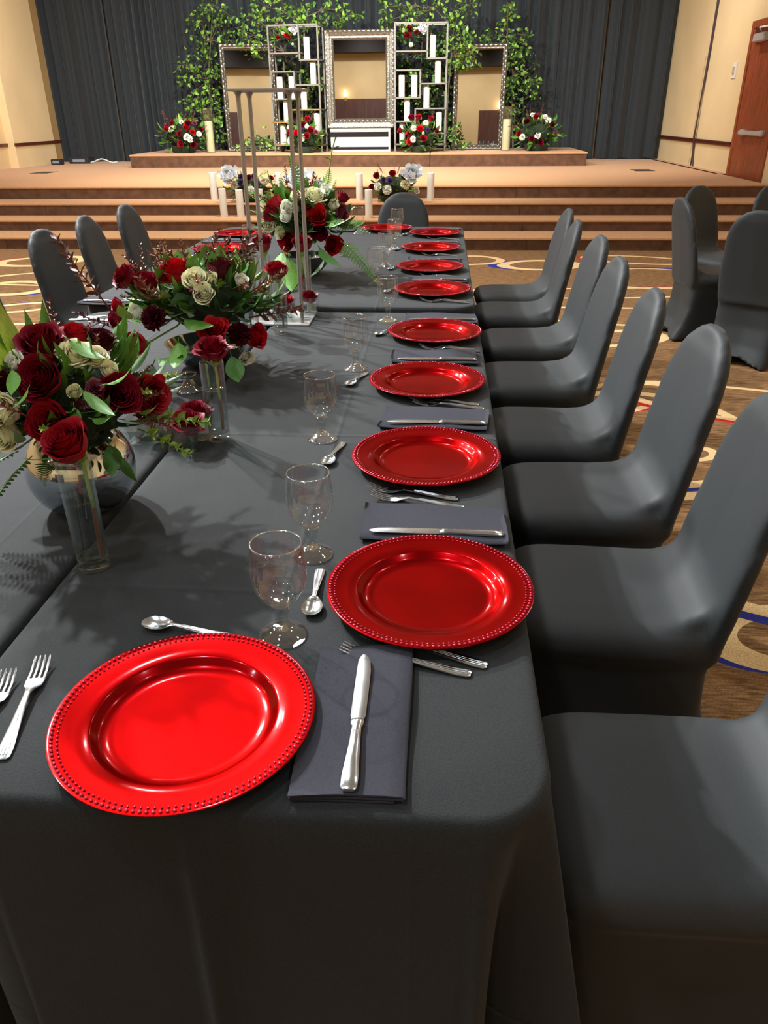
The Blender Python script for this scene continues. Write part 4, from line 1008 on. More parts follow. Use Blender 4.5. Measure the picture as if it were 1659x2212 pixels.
link('paper_flower', PAPERF, arrC, atY(690, 412, 4.02)-Vector(Cc), zto((.3, -.3, .9)), .11)
for (px, py, y, d, s, k, sh) in ((712, 488, 3.55, (.8, -.3, .2), .14, 'sage', 'round'), (610, 545, 3.5, (-.3, -.5, -.8), .15, 'mid', 'oval'), (625, 560, 3.45, (.1, -.5, -.9), .16, 'mid', 'oval'), (690, 535, 3.5, (.6, -.3, -.6), .14, 'deep', 'oval'), (700, 560, 3.5, (-.4, -.3, -.7), .12, 'deep', 'lance')):
    link('leaf', leaf(k, sh), arrC, atY(px, py, y)-Vector(Cc), zto(d, PI), s)
for (px, py, y, d, s) in ((735, 520, 3.6, (.75, -.2, -.5), .24), (705, 480, 3.55, (.9, -.25, .05), .2), (660, 440, 3.9, (-.1, -.1, 1), .22)):
    link('fern_frond', FERN, arrC, atY(px, py, y)-Vector(Cc), zto(d, .2), s)
MB().tube([(.1, .1, .1), (.13, .12, .28), (.15, .12, .34)], .003, 5).build('vine_tendril', STEM, arrC)
for k, (x, z) in enumerate(((.125, .24), (.14, .29), (.155, .335))): link('leaf', leaf('mid', 'oval'), arrC, (x, .12, z), zto((.8 if k % 2 else -.6, -.2, .4)), .05)

# ---- bud vases with single roses
def bud_vase(px, py, rose_px, col, var, label, rlabel, wd=.073, aim=(0, -.25, 1), z=TZ, water=.128, lean=(.004, -.004), xy=None):
    p = Vector((xy[0], xy[1], 0)) if xy else atZ(px, py, z+.195)
    t = thing('bud_vase', (p.x, p.y, z), 0, label, 'vase', 'slim glass bud vases along the table')
    MB().lathe([(.0245, .0225), (.0248, .05), (.0262, .1945), (.0272, .1955), (.0280, .1945), (.0268, .05), (.0262, .0225), (.0245, .0225)], 32).build('glass_wall', VGLASS, t)
    MB().lathe([(0, .0012), (.022, .0), (.0262, .002), (.0266, .010), (.0262, .0225), (.020, .0205), (0, .019)], 32).build('thick_base', FOOTG, t, True, 50)
    MB().lathe([(0, .0235), (.0235, .0235), (.0242, water), (.0228, water-.0012), (0, water-.0015)], 28).build('water', WATER, t, True, 50)
    rp = atY(*rose_px, p.y+.003)
    s = thing('rose_stem', (p.x, p.y, z), 0, rlabel, 'rose', 'single cut roses in bud vases')
    s.name = 'cut_rose'
    h = rp-Vector((p.x, p.y, z)); a = Vector(aim).normalized()
    o = link('bloom', rose(col, var), s, h, zto(a, 1.), wd); link('sepals', CALYX, o)
    e = h-a*wd*.55
    bt = Vector((lean[0]*2, -lean[1]*2, .024)); md = e*.5+bt*.5+Vector((lean[0]*.8, lean[1], 0)); q1 = e*.75+md*.25+Vector((.001, 0, 0))
    MB().tube([e, q1, e*.5+md*.5, md], .0032, 7).build('upper_stem', STEM, s)
    mb = MB().tube([md, md*.5+bt*.5+Vector((.001, 0, 0)), bt], [.0034, .0040, .0036], 7)
    for zz, sg in ((.062, 1), (.08, -1)): w_ = (zz-bt.z)/(md.z-bt.z); pp = bt*(1-w_)+md*w_; mb.tube([pp, pp+Vector((sg*.007, 0, .004))], [.0016, .0003], 5)
    mb.build('lower_stem', STEMB, s)
bud_vase(0, 0, (145, 957), 'mid', 1, 'slim glass bud vase in front of the round mirrored bowl', 'single red rose in the bud vase in front of the mirrored bowl', .078, (-.15, -.55, .8), xy=(-.590, 1.10), lean=(.006, -.004))
bud_vase(0, 0, (458, 752), 'dark', 2, 'slim glass bud vase beside the rectangular glass dish of red petals', 'single dark red rose in the bud vase beside the glass dish', .074, (0, -.2, 1), xy=(-.524, 1.691))
bud_vase(0, 0, (598, 581), 'mid', 2, 'slim glass bud vase in front of the tall metal stand', 'single flat red rose in the bud vase before the metal stand', .078, (0, -.1, 1), xy=(-.567, 2.703))
bud_vase(568, 552, (566, 524), 'dark', 1, 'slim glass bud vase behind the metal stand, on the flowers\' outer side', 'single wine red rose behind the stand poles on the outer side', .085, (-.1, -.3, 1), TZ2)
bud_vase(655, 552, (653, 525), 'dark', 1, 'slim glass bud vase between the metal stand and the far arrangement', 'single wine red rose under the scarlet roses of the far arrangement', .082, (.1, -.3, 1), TZ2)
bud_vase(527, 600, (525, 577), 'dark', 1, 'slim glass bud vase behind the middle arrangement beside the stand', 'single wine red rose rising behind the coppery sprigs', .075, (.1, -.2, 1), TZ)
p = atZ(744, 553, TZ2)
t = thing('votive_glass', (p.x, p.y, TZ2), 0, 'small clear votive glass under the fern of the far arrangement', 'votive')
MB().lathe([(0, .012), (.026, .012), (.030, .06), (.032, .0605), (.0335, .059), (.029, .002), (0, .001)], 28).build('glass_wall', VGLASS, t)
MB().lathe([(0, .0035), (.026, .004), (.0272, .011), (0, .0115)], 24).build('thick_base', FOOTG, t, True, 50)
# clear glass candle holder in front of the middle arrangement
t = thing('candle_holder', (-.708, 2.055, TZ), 0, 'small clear glass candle holder with flared foot beside the mirrored dish', 'candle holder')
MB().lathe([(0, .004), (.036, .0), (.0385, .003), (.036, .007), (.024, .014), (.016, .026), (.0125, .036), (0, .038)], 32).build('foot', FOOTG, t, True, 60)
MB().lathe([(0, .036), (.0125, .0365), (.014, .042), (.023, .047), (.0235, .051), (.012, .053), (0, .053)], 32).build('cup', FOOTG, t, True, 60)

# ---- rectangular glass dishes packed with roses
def glass_dish(x, y, z, wx, wy, h, label, roses, rz=0):
    t = thing('glass_dish', (x, y, z), rz, label, 'vase', 'square glass dishes of roses')
    k = 1.14; mb = MB()
    def q(s, zz, ins): return [(sx*(wx/2*s-ins), sy*(wy/2*s-ins), zz) for sx, sy in ((-1, -1), (1, -1), (1, 1), (-1, 1))]
    rings = [q(1, .008, 0), q(k, h, 0), q(k, h, .004), q(1.02, .011, .004)]
    vs = [v for r0 in rings for v in r0]; fs = [(j*4+i, j*4+(i+1) % 4, (j+1)*4+(i+1) % 4, (j+1)*4+i) for j in range(3) for i in range(4)]
    mb.add(vs, fs); mb.build('glass_wall', VGLASS, t, False)
    MB().add(q(.97, .0008, 0)+q(1.0, .0085, .0), [(3, 2, 1, 0), (4, 5, 6, 7)]+[(i, (i+1) % 4, (i+1) % 4+4, i+4) for i in range(4)]).build('thick_base', FOOTG, t, False)
    MB().add(q(1.02, .0095, .0045)+q(1.08, h*.5, .0045), [(3, 2, 1, 0), (4, 5, 6, 7)]+[(i, (i+1) % 4, (i+1) % 4+4, i+4) for i in range(4)]).build('water', WATER, t, False)
    for i, (rx, ry, zz, wd, col, var, aim, lab) in enumerate(roses):
        s = thing('cut_rose', (x+rx, y+ry, z), 0, lab, 'rose', 'cut roses packed in glass dishes')
        o = link('bloom', rose(col, var), s, (0, 0, zz), zto(aim, i*1.3), wd)
        MB().tube([(0, 0, zz-wd*.4), (.004, .003, .014)], .003, 6).build('stem', STEM, s)
    return t
glass_dish(-.588, 1.672, TZ, .074, .125, .066, 'rectangular clear glass dish of dark red roses beside a bud vase',
           [(.008, -.030, .062, .074, 'dark', 2, (.1, -.3, 1), 'dark red rose in the dish beside the bud vase, closer to the table end'), (.004, .035, .064, .074, 'dark', 2, (0, -.1, 1), 'dark red rose in the dish beside the bud vase, closer to the candle holder')])
glass_dish(-.695, 1.71, TZ, .078, .125, .066, 'rectangular clear glass dish of greens beside the round mirrored bowl',
           [(0, -.02, .06, .06, 'dark', 1, (.1, -.3, 1), 'dark red rose in the glass dish under trailing greens'), (0, .04, .062, .06, 'mid', 1, (.1, .2, 1), 'red rose in the glass dish half hidden by trailing greens')])
DZ = TZ+.006
glass_dish(-.507, 2.985, DZ, .062, .062, .066, 'square glass dish with one dark rose on the stand base corner', [(0, 0, .066, .062, 'dark', 2, (0, -.2, 1), 'dark red rose in the square dish on the base corner of the stand')])
glass_dish(-.590, 2.905, DZ, .066, .066, .066, 'square glass dish of red roses in the middle of the stand base', [(0, 0, .062, .068, 'mid', 1, (.1, -.5, 1), 'red rose in the square dish in the middle of the stand base')])
glass_dish(-.682, 2.92, DZ, .078, .07, .066, 'square glass dish of red roses at the coppery sprig side of the stand base', [(-.016, 0, .066, .060, 'mid', 2, (-.1, -.2, 1), 'red rose in the dish by the coppery sprig, outer one'), (.018, .006, .068, .06, 'dark', 1, (.3, -.2, 1), 'dark red rose in the dish by the coppery sprig, inner one')])

# ---- tall metal flower stand
x0, x1, y0, y1, zt = -.715, -.484, 2.81, 3.035, 1.535
t = thing('flower_stand', ((x0+x1)/2, (y0+y1)/2, TZ), 0, 'tall grey metal stand of four slim poles with square top and base plates', 'stand')
hx, hy = (x1-x0)/2, (y1-y0)/2
MB().box((-hx, -hy, 0), (hx, hy, .006), bev=.0015).build('base_plate', mat('pale_metal_plate', (.66, .66, .66), .35, .5, var=.05), t)
MB().box((-hx-.006, -hy-.006, zt-TZ-.007), (hx+.006, hy+.006, zt-TZ), bev=.0015).build('top_plate', GREYMETAL, t)
for sx in (-1, 1):
    for sy in (-1, 1):
        X, Y = sx*(hx-.030), sy*(hy-.030)
        MB().lathe([(.0075, .0055), (.0075, zt-TZ-.03), (.009, zt-TZ-.018), (.016, zt-TZ-.006)], 14, Matrix.Translation((X, Y, 0))).build('pole', GREYMETAL, t)

# ================================================================== STAGE DECOR
YS = 16.55
PXM = 1/ (atY(801, 300, YS)-atY(800, 300, YS)).length      # photo scale at the shelf plane, used only to size the shelves
UN = 1/(3.318*PXM)
UZ = (atY(907, 52, YS).z-atY(907, 327, YS).z)/913
def candle_mesh(name, r, h, m):
    return MB().lathe([(0, 0), (r*.98, 0), (r, .004), (r, h-.012), (r*.97, h-.003), (r*.88, h), (r*.6, h-.006), (r*.2, h-.008), (0, h-.008)], 24).mesh(name, m, True, 50)
WICK = MB().tube([(0, 0, -.012), (.001, 0, .012)], .0028, 6).mesh('wick', BLACKP)
CM = {}
def candle(x, y, z, r, h, label, group, m=None):
    k = (round(r, 3), round(h, 3), m)
    if k not in CM: CM[k] = candle_mesh('wax_body', r, h, m or WAX)
    t = thing('pillar_candle', (x, y, z), rnd.random()*6, label, 'candle', group)
    link('wax_body', CM[k], t); link('wick', WICK, t, (0, 0, h-.004))
    return t
# ---- two open metal shelves
VERT = [(468, 172, 412), (422, 485, 685), (390, 762, 1025)]
HORI = [(250, 468, 357), (468, 600, 407), (250, 422, 487), (250, 422, 683), (422, 600, 583), (390, 600, 762), (250, 390, 855), (390, 600, 945), (250, 600, 1026)]
CAND = [(505, 402, 157), (543, 577, 158), (295, 678, 158), (382, 678, 158), (467, 757, 156), (333, 850, 158), (556, 940, 154), (300, 1021, 152)]
CLAB = ['in the topmost cell', 'under the topmost candle', 'in the boxed cell, frame side', 'in the boxed cell, inner side', 'standing on the gold-topped lower box', 'below the boxed cell', 'behind the flowers at the rail', 'on the lowest rail behind the flowers']
def shelf(cx, cy, rz, m_, m2, label, which):
    t = thing('metal_shelf', (cx, cy, ZP), rz, label, 'shelf', 'open metal candle shelves on the platform')
    D = .17; b = .0135
    X = lambda x: (x-425)*UN
    Z = lambda y: (1086-y)*UZ
    for sy in (-1, 1):
        for x in (250, 600):
            MB().box((X(x)-b, sy*D-b, 0), (X(x)+b, sy*D+b, Z(172))).build('upright', m_, t, False)
        MB().box((X(250)-b, sy*D-b, Z(172)-b), (X(600)+b, sy*D+b, Z(172)+b)).build('top_rail', m_, t, False)
        for x, ya, yb in VERT:
            MB().box((X(x)-b, sy*D-b, Z(yb)), (X(x)+b, sy*D+b, Z(ya))).build('divider', m2 if ya > 700 else m_, t, False)
    for x in (250, 600): MB().box((X(x)-b, -D, Z(172)-b), (X(x)+b, D, Z(172)+b)).build('side_rail', m_, t, False)
    for xa, xb, y in HORI:
        mm = m2 if y > 700 else m_
        MB().box((X(xa)-b, -D-b, Z(y)-.024), (X(xb)+b, D+b, Z(y))).build('shelf_board', mm, t, False)
    M = Matrix.Translation((cx, cy, ZP)) @ Matrix.Rotation(rz, 4, 'Z')
    for i, (x, y, h) in enumerate(CAND):
        p = M @ Vector((X(x), -.03, Z([q for q in HORI if q[0]-5 <= x <= q[1]+5 and abs(q[2]-y) < 12][0][2])))
        candle(p.x, p.y, p.z, .058, h*UZ, 'ivory pillar candle on the %s shelf %s' % (which, CLAB[i]), 'ivory candles on the metal shelves')
    return M @ Vector((X(350), -.02, Z(357)))
pL = atY(650, 300, YS); pR = atY(907, 300, YS)
topL = shelf(pL.x, YS, R(-9), CHAMP, GOLDM, 'open champagne and gold metal shelf behind the tall flower stand', 'champagne and gold')
topR = shelf(pR.x, YS, R(2), CHAMP, CHAMP, 'open silver metal shelf between the central mirror and the door-side mirror', 'silver')

# ---- ornate mirrors
def ornate_mirror(name, x, y, z, W, H, fw, tilt, yaw, label, roll=0.):
    t = thing(name, (x, y, z), 0, label, 'mirror', 'ornate silver framed mirrors on the platform')
    t.rotation_euler = (-tilt, roll, yaw)
    prof = [(0, 0), (0, .045), (.015, .065), (.035, .055), (fw*.45, .05), (fw*.62, .035), (fw*.8, .04), (fw*.92, .022), (fw, .012), (fw, 0)]   # (inwards, towards the viewer)
    for a, b in (((-W/2, 0), (W/2, 0)), ((W/2, 0), (W/2, H)), ((W/2, H), (-W/2, H)), ((-W/2, H), (-W/2, 0))):
        a, b = Vector(a), Vector(b); d = (b-a).normalized(); n = Vector((-d.y, d.x)); vs = []
        n_seg = 2; m = len(prof)
        for q, s in ((a, 1), (b, -1)):
            for i, o in prof:
                p = q+n*i+d*i*s; vs.append((p.x, -o, p.y))
        mb = MB().add(vs, [(k, k+1, m+k+1, m+k) for k in range(m-1)]+[tuple(range(m))[::-1], tuple(range(m, 2*m))])
        # carved beads and leaf tips along the moulding
        L0 = (b-a).length; cnt = int(L0/.085)
        bar = mb.build('frame_bar', SILVFRAME, t, True, 30)
        cb = MB(); s_ = bmesh.new(); bmesh.ops.create_icosphere(s_, subdivisions=1, radius=1); s_.verts.index_update(); sv = [v.co.copy() for v in s_.verts]; sf = [[v.index for v in f.verts] for f in s_.faces]; s_.free()
        for k in range(cnt):
            p = a+d*((k+.5)*L0/cnt)+n*.030
            cb.add([(p.x+(d.x*v.x*.030+n.x*v.y*.014), -.055+v.z*.010, p.y+(d.y*v.x*.030+n.y*v.y*.014)) for v in sv], sf)
            p = a+d*((k+1.)*L0/cnt)+n*(fw*.78)
            if k < cnt-1: cb.add([(p.x+(d.x*v.x*.016+n.x*v.y*.010), -.038+v.z*.008, p.y+(d.y*v.x*.016+n.y*v.y*.010)) for v in sv], sf)
        cb.build('carving', mat('bright_silver_leaf', (.33, .30, .25), .3, .9, var=.3, vscale=60), bar)['kind'] = 'stuff'
    MB().box((-W/2+fw*.85, -.012, fw*.85), (W/2-fw*.85, -.002, H-fw*.85)).build('mirror_pane', MIRROR, t, False)
    MB().box((-W/2+.01, -.001, .01), (W/2-.01, .018, H-.01)).build('backing', BLACKP, t, False)
    return t
# stripes-fronted chest that carries the middle mirror
p = atY(779, 329, 16.45); W_ = (atY(843, 300, 16.45)-atY(715, 300, 16.45)).length; Hc = atY(779, 279, 16.45).z-ZP
t = thing('mirrored_chest', (p.x, 16.62, ZP), 0, 'low white chest with black stripes under the central mirror', 'chest')
MB().box((-W_/2, -.17, 0), (W_/2, .17, Hc), bev=.004).build('body', WHITEPAINT, t)
MB().box((-W_/2+.0, -.178, Hc*.66), (W_/2-.03, -.168, Hc*.88)).build('stripe', BLACKGL, t, False)
MB().box((-W_/2+.0, -.178, Hc*.11), (W_/2-.03, -.168, Hc*.22)).build('stripe', BLACKGL, t, False)
MB().box((-W_/2-.008, -.185, Hc-.03), (W_/2+.008, .18, Hc+.012), bev=.003).box((W_/2-.03, -.184, 0), (W_/2+.006, -.16, Hc)).build('edge_trim', mat('pale_trim', (.55, .52, .46), .3, .3), t)
pc = atY(779, 278, 16.6); Wc = (atY(854, 200, 16.6)-atY(706, 200, 16.6)).length; Hm = atY(779, 64, 16.66).z-(ZP+Hc+.012)
ornate_mirror('ornate_mirror', atY(779, 200, 16.6).x, 16.56, ZP+Hc+.012, Wc, Hm, .17, R(.2), R(.5), 'large ornate silver framed mirror standing on the striped chest')
YM = 17.05
for px, pxt, nm, yaw, lab, roll, pw in ((550, 535, 'l', 9, 'leaning ornate silver mirror draped with leaves beside the champagne shelf', .0, 114), (1029, 1041, 'r', -8, 'leaning ornate silver mirror half covered by foliage on the door side', .0, 110)):
    b = atY(px, 323, YM); tp = atY(pxt, 96, YM+.25)
    ornate_mirror('ornate_mirror', b.x, YM, ZP, pw/110.*1.02, (tp.z-ZP)*1.0, .095, R(.8), R(yaw), lab, math.atan2(tp.x-b.x, tp.z-b.z)*(.35))

# ---- leafy trees and garlands
def foliage(name, label, blobs, y, trunk, seed, dens=1., dark=.35, cat='tree', yspread=.28):
    g = random.Random(seed); root = atY(trunk[0][0], trunk[0][1], y)
    t = thing(name, (root.x, y, ZP), 0, label, cat, 'leafy trees and garlands behind the mirrors')
    T0 = Vector((root.x, y, ZP)); lf = (MB(), MB()); br = MB()
    pts = [atY(a, b, y)-T0 for a, b in trunk]; pts[0].z = 0
    br.tube(pts, [.022-.014*i/(len(pts)-1) for i in range(len(pts))], 6)
    for bx, by, brd in blobs:
        c = atY(bx, by, y)-T0; rw = brd/PXM*1.0
        near = min(pts, key=lambda q: (q-c).length)
        br.tube([near, (near+c)*.5+Vector((g.uniform(-.05, .05), g.uniform(-.1, .1), .04)), c], [.010, .007, .004], 5)
        k = int(dens*36*(rw/.3)**1.7)+6
        tw = [Vector((g.gauss(0, 1), g.gauss(0, .7), g.gauss(0, 1))).normalized() for _ in range(5)]
        for e in tw: br.tube([c, c+e*rw*.8], [.005, .002], 4)
        for i in range(k):
            e = g.choice(tw) if g.random() < .5 else Vector((g.gauss(0, 1), g.gauss(0, .7), g.gauss(0, 1))).normalized()
            p = c+e*rw*g.random()**.45+Vector((g.gauss(0, .04), g.gauss(0, yspread*.4), g.gauss(0, .04)))
            L0 = g.uniform(.065, .115); d = Vector((g.gauss(0, .7), g.gauss(-.3, .7), g.gauss(-.35, .6))); q = zto(d, g.uniform(0, 6)).to_matrix()
            wv = L0*.30
            vs = [q @ Vector(v)+p for v in ((0, 0, 0), (-wv, .012, L0*.38), (0, -.004, L0*.42), (wv, .012, L0*.38), (-wv*.75, .010, L0*.72), (0, -.006, L0*.75), (wv*.75, .010, L0*.72), (0, -.02, L0))]
            lf[1 if g.random() < dark else 0].add(vs, [(0, 2, 1), (0, 3, 2), (1, 2, 5, 4), (2, 3, 6, 5), (4, 5, 7), (5, 6, 7)])
    br.build('branches', BARK, t)
    for mb, m in zip(lf, (TREEL, TREED)):
        if mb.v:
            o = mb.build('foliage', m, t, True, None); o['kind'] = 'stuff'
    return t
foliage('leafy_tree', 'tall leafy tree beside the hurricane candle and leaning mirror by the pilaster side',
        [(460, 12, 32), (430, 45, 28), (470, 55, 34), (505, 40, 16), (440, 95, 34), (480, 95, 24), (405, 140, 28), (440, 150, 38), (395, 175, 12), (425, 195, 38), (465, 200, 36), (415, 240, 34), (455, 250, 40), (400, 270, 22), (485, 285, 30), (435, 295, 30), (470, 150, 26), (500, 300, 22), (515, 240, 18)], 17.45,
        [(462, 320), (458, 250), (450, 170), (455, 90), (460, 10)], 61, 1.25)
foliage('leafy_garland', 'leafy garland hanging over the champagne shelf and the leaning mirror',
        [(545, 30, 30), (575, 15, 26), (610, 22, 30), (650, 18, 32), (690, 22, 32), (725, 12, 26), (755, 35, 22), (735, 40, 18), (540, 78, 24), (520, 65, 18), (560, 95, 14), (547, 112, 9), (595, 65, 22), (570, 55, 22), (640, 45, 24), (665, 50, 20), (700, 50, 14)], 16.75,
        [(612, 320), (615, 200), (612, 110), (640, 45), (700, 20)], 62, 1.2, .3)
foliage('leafy_tree', 'leafy tree growing behind the champagne and gold shelf',
        [(640, 95, 30), (665, 140, 30), (640, 175, 32), (670, 200, 32), (645, 230, 32), (675, 255, 30), (635, 280, 34), (675, 295, 34), (625, 310, 26), (690, 170, 20), (620, 140, 18), (700, 300, 18)], 17.15,
        [(655, 322), (652, 220), (650, 120), (655, 70)], 63, 1.1, .6)
foliage('leafy_tree', 'leafy tree growing behind the silver shelf',
        [(885, 80, 30), (935, 75, 30), (880, 125, 34), (930, 130, 34), (945, 170, 30), (885, 175, 30), (930, 205, 34), (880, 225, 32), (940, 245, 30), (890, 270, 32), (945, 285, 28), (865, 200, 18), (965, 200, 22), (975, 250, 22), (975, 290, 20), (985, 315, 16)], 17.2,
        [(915, 322), (912, 220), (910, 120), (915, 60)], 64, 1.15, .6)
foliage('leafy_garland', 'leafy garland spreading over the silver shelf and the door-side mirror',
        [(830, 15, 22), (838, 45, 14), (835, 68, 10), (875, 20, 26), (905, 35, 24), (895, 12, 22), (945, 12, 24), (985, 12, 28), (1015, 8, 18), (975, 45, 26), (990, 75, 28), (1000, 60, 20), (1005, 95, 22), (985, 115, 26), (1010, 120, 20), (990, 142, 16), (975, 95, 22), (965, 60, 18)], 16.78,
        [(962, 322), (966, 220), (975, 120), (980, 60), (940, 20)], 65, 1.15, .3)
foliage('leafy_tree', 'tall leafy tree on the door side beside the second hurricane candle',
        [(1100, 8, 14), (1095, 35, 16), (1110, 30, 12), (1090, 60, 14), (1075, 80, 20), (1050, 80, 16), (1110, 80, 22), (1135, 75, 16), (1085, 100, 20), (1120, 108, 24), (1105, 130, 28), (1135, 120, 18), (1110, 160, 30), (1140, 150, 20), (1155, 175, 14), (1105, 190, 28), (1140, 185, 20), (1110, 215, 24), (1150, 205, 12), (1118, 235, 20), (1105, 262, 18), (1120, 280, 16)], 17.4,
        [(1108, 320), (1106, 240), (1108, 160), (1095, 80), (1098, 10)], 66, 1.2, .45)
foliage('leafy_garland', 'low leafy garland at the foot of the leaning mirror by the champagne shelf', [(535, 312, 14), (560, 300, 18), (585, 312, 14), (560, 316, 16), (520, 318, 10)], 16.72, [(560, 324), (562, 305)], 67, 1.2, .4, 'garland', .1)
foliage('leafy_garland', 'low leafy garland at the foot of the door-side mirror', [(975, 312, 14), (985, 285, 14), (1000, 316, 10), (965, 300, 12)], 16.72, [(978, 324), (980, 300)], 68, 1.2, .4, 'garland', .1)

# ---- flowers standing on the platform, shelves and steps
def stage_bouquet(px, py, y, zf, w, h, label, spots, seed, greens=1., paper=None, group='flower arrangements on the stage'):
    """low round arrangement resting on level zf; spots = photo positions of its blooms"""
    c = atY(px, py, y); base = Vector((c.x, y, zf)); cc = base+Vector((0, 0, h*.42)); g = random.Random(seed)
    bl = []
    for sx, sy, wd, col, var in spots:
        q = atY(sx, sy, y); u = max(-1, min(1, (q.x-cc.x)/(w*.5))); v = max(-1, min(1, (q.z-cc.z)/(h*.6)))
        yo = y-w*.42*math.sqrt(max(.05, 1-u*u*.8-v*v*.5))
        bl.append((atY(sx, sy, yo), wd, col, var, (u*.8, -.8, .35+v*.7)))
    n = lambda k: int(k*greens)
    t = bouquet('flower_arrangement', cc, label, bl, [(n(34), 'deep', 'oval', (h*.16, h*.26), (-35, 40)), (n(34), 'mid', 'oval', (h*.15, h*.25), (-30, 60)), (n(16), 'light', 'lance', (h*.15, h*.26), (-20, 70)), (n(8), 'rust', 'sprig', (h*.25, h*.42), (15, 75)), (n(16), 'mid', 'lance', (h*.2, h*.3), (-50, -15))],
                (w*.5, w*.45, h*.46), group, .66, seed, ls=.9, dense=1.)
    MB().lathe([(0, 0), (w*.22, 0), (w*.25, .03), (w*.28, h*.18), (0, h*.2)], 20, Matrix.Translation((0, 0, -h*.42))).build('pot', mat('dark_green_pot', (.015, .03, .014), .6), t)
    for sx, sy, wd in (paper or []):
        link('paper_flower', PAPERF, t, atY(sx, sy, y-w*.3)-cc, zto((.1*(1 if sx > px else -1), -.75, .55)), wd)
    return t
k_ = 1/3.318
def S(x0, l): return [(x0+x*k_, y*k_, wd, c, v) for x, y, wd, c, v in l]
stage_bouquet(395, 300, 16.5, ZP, .92, .72, 'red and white arrangement beside the hurricane candle at the pilaster side',
    [(360, 276, .12, 'mid', 1), (372, 265, .1, 'dark', 1), (371, 278, .11, 'white', 2), (391, 263, .1, 'white', 9), (388, 289, .12, 'mid', 1), (402, 275, .12, 'red', 1), (406, 266, .11, 'dark', 1), (416, 285, .1, 'red', 1), (404, 296, .12, 'white', 2), (410, 301, .1, 'white', 2), (430, 289, .12, 'white', 9), (390, 311, .12, 'mid', 1), (418, 313, .12, 'dark', 1), (434, 279, .1, 'dark', 1), (420, 266, .08, 'mauve', 2)], 71)
stage_bouquet(1160, 298, 16.5, ZP, .88, .72, 'red and white arrangement beside the hurricane candle at the door side',
    [(1158, 252, .11, 'dark', 1), (1138, 262, .12, 'burg', 1), (1121, 289, .11, 'mid', 1), (1128, 296, .13, 'white', 9), (1149, 300, .11, 'dark', 1), (1162, 293, .1, 'white', 2), (1185, 260, .13, 'white', 9), (1192, 268, .12, 'burg', 1), (1168, 308, .11, 'dark', 1), (1178, 252, .09, 'white', 2), (1150, 248, .08, 'white', 2), (1200, 285, .08, 'mauve', 2)], 72)
stage_bouquet(657, 300, 16.1, ZP, .66, .62, 'tall red, white and purple arrangement in front of the champagne shelf',
    [(640, 287, .12, 'red', 1), (655, 268, .11, 'dark', 1), (664, 256, .11, 'mid', 1), (671, 281, .13, 'mid', 1), (662, 294, .12, 'mid', 1), (653, 298, .12, 'white', 2), (662, 272, .10, 'white', 9), (654, 274, .09, 'purple', 9), (625, 285, .11, 'mid', 1), (624, 275, .1, 'white', 9), (626, 303, .11, 'white', 2), (683, 285, .08, 'rust' if False else 'mauve', 2)], 73)
stage_bouquet(908, 300, 16.1, ZP, .72, .62, 'tall red, white and purple arrangement in front of the silver shelf',
    [(889, 253, .12, 'dark', 1), (904, 253, .12, 'mid', 1), (931, 256, .1, 'mid', 1), (864, 282, .1, 'mid', 1), (885, 287, .12, 'mid', 1), (907, 278, .13, 'red', 1), (915, 299, .12, 'mid', 1), (885, 305, .13, 'red', 1), (893, 277, .12, 'white', 9), (892, 301, .1, 'white', 2), (920, 265, .12, 'white', 9), (925, 280, .1, 'purple', 9), (943, 283, .09, 'dark', 1), (914, 288, .06, 'cream', 0)], 74)
def shelf_posy(p, px, label, spots, seed, paper):
    t = thing('bud_glass', (p.x, p.y, p.z), 0, label.replace('posy of red roses with a white paper flower', 'small footed glass under the rose posy'), 'vase')
    MB().lathe([(0, .01), (.05, .008), (.055, .02), (.02, .04), (.02, .1), (.06, .15), (.058, .15), (0, .1)], 20).build('glass_wall', VGLASS, t)
    g = Vector((p.x, p.y, p.z+.27)); bl = [(atY(sx, sy, p.y-.08), wd, c, v, (.2, -.8, .4)) for sx, sy, wd, c, v in spots]
    t = bouquet('flower_posy', g, label, bl, [(22, 'mid', 'oval', (.1, .16), (-30, 50)), (14, 'light', 'lance', (.1, .16), (-40, 60)), (10, 'deep', 'oval', (.1, .15), (-50, 30)), (4, 'wine', 'sprig', (.14, .2), (20, 70))], (.22, .14, .16), 'small posies in the top cells of the shelves', .4, seed, ls=.8, dense=1.)
    for sx, sy, wd in paper: link('paper_flower', PAPERF, t, atY(sx, sy, p.y-.1)-g, zto((.4, -.8, .3)), wd)
shelf_posy(topL, 0, 'posy of red roses with a white paper flower on the champagne shelf', [(622, 76, .13, 'red', 1), (600, 81, .09, 'mid', 1), (611, 72, .07, 'cream', 0), (632, 96, .05, 'white', 0)], 75, [(633, 67, .24)])
shelf_posy(topR, 0, 'posy of red roses with a white paper flower on the silver shelf', [(879, 75, .13, 'mid', 1), (884, 62, .11, 'dark', 1), (896, 64, .08, 'cream', 0), (872, 67, .08, 'cream', 0), (900, 70, .09, 'dark', 1), (888, 96, .09, 'white', 9)], 76, [(911, 65, .26)])

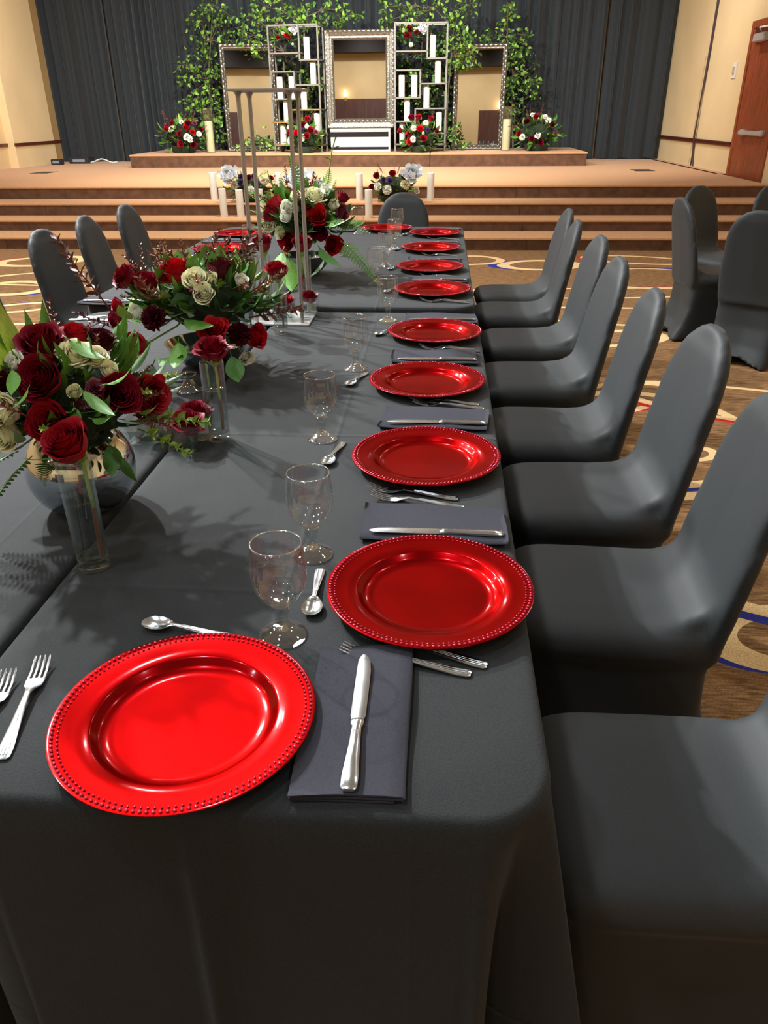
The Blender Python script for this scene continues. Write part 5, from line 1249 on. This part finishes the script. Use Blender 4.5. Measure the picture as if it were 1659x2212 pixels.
# ---- hurricane candles
for px, py, top, gt, lab in ((456, 325, 262, 233, 'tall yellowish candle in a glass cylinder at the pilaster side'), (1092, 322, 258, 230, 'tall yellowish candle in a glass cylinder at the door side')):
    y = 16.6; b = atY(px, py, y); h = atY(px, top, y).z-ZP; hg = atY(px, gt, y).z-ZP
    t = thing('glass_cylinder', (b.x, y, ZP), 0, lab.replace('tall yellowish candle in a glass cylinder', 'tall clear glass cylinder around the yellowish candle'), 'vase', 'hurricane glasses on the platform')
    MB().lathe([(.092, 0), (.096, .004), (.096, hg), (.092, hg), (.092, .006)], 32).build('glass_wall', VGLASS, t)
    MB().lathe([(0, 0), (.091, 0), (.091, .008), (0, .008)], 28).build('glass_base', SGLASS, t, True, 40)
    candle(b.x, y, ZP+.008, .078, h, lab, 'hurricane candles on the platform', WAXY)

# ---- candles and arrangements on the steps
SC = [(464, 432, 372, 3, 'ivory candle on the upper tread beside the white paper flower, outer end'), (604, 432, 372, 3, 'ivory candle on the upper tread by the cream hydrangea'), (777, 433, 374, 3, 'ivory candle on the upper tread beside the purple stock flowers'), (930, 433, 373, 3, 'ivory candle on the upper tread behind the single chair'),
      (485, 469, 407, 2, 'ivory candle on the lower tread, outermost of three'), (521, 469, 409, 2, 'ivory candle on the lower tread, middle of three'), (564, 469, 408, 2, 'ivory candle on the lower tread, innermost of three'), (797, 471, 409, 2, 'ivory candle on the lower tread beside the single chair'), (900, 471, 409, 2, 'ivory candle on the lower tread hidden behind the single chair')]
for px, pb, pt, lv, lab in SC:
    z = STEPS[lv-1][1]; b = atZ(px, pb, z); y = min(max(b.y, STEPS[lv-1][0]+.06), STEPS[lv][0]-.06); b = Vector((atY(px, pb, y).x, y, z))
    if px == 900: continue
    candle(b.x, b.y, z, .048, atY(px, pt, y).z-z, lab, 'ivory pillar candles on the stage steps')
stage_bouquet(540, 405, 11.10, STEPS[2][1], .68, .42, 'white, purple and wine arrangement on the step behind three candles',
    [(506, 400, .13, 'white', 9), (571, 388, .15, 'cream', 9), (541, 410, .12, 'white', 9), (520, 381, .08, 'purple', 9), (519, 395, .08, 'purple', 9), (549, 380, .09, 'purple', 9), (556, 397, .10, 'purple', 9), (537, 384, .08, 'dark', 1), (585, 385, .07, 'dark', 1), (592, 417, .08, 'dark', 1), (575, 370, .05, 'cream', 0)], 81, .9, [(499, 386, .36)], 'arrangements on the stage steps')
stage_bouquet(848, 400, 11.10, STEPS[2][1], .70, .42, 'white, purple and wine arrangement on the step behind the single chair',
    [(813, 380, .09, 'dark', 1), (803, 404, .08, 'dark', 1), (848, 375, .09, 'mid', 1), (828, 388, .08, 'purple', 9), (842, 390, .09, 'purple', 9), (872, 382, .08, 'purple', 9), (816, 403, .12, 'white', 9), (836, 410, .14, 'white', 9), (876, 398, .15, 'cream', 9), (900, 412, .08, 'white', 2)], 82, .9, [(890, 383, .36)], 'arrangements on the stage steps')
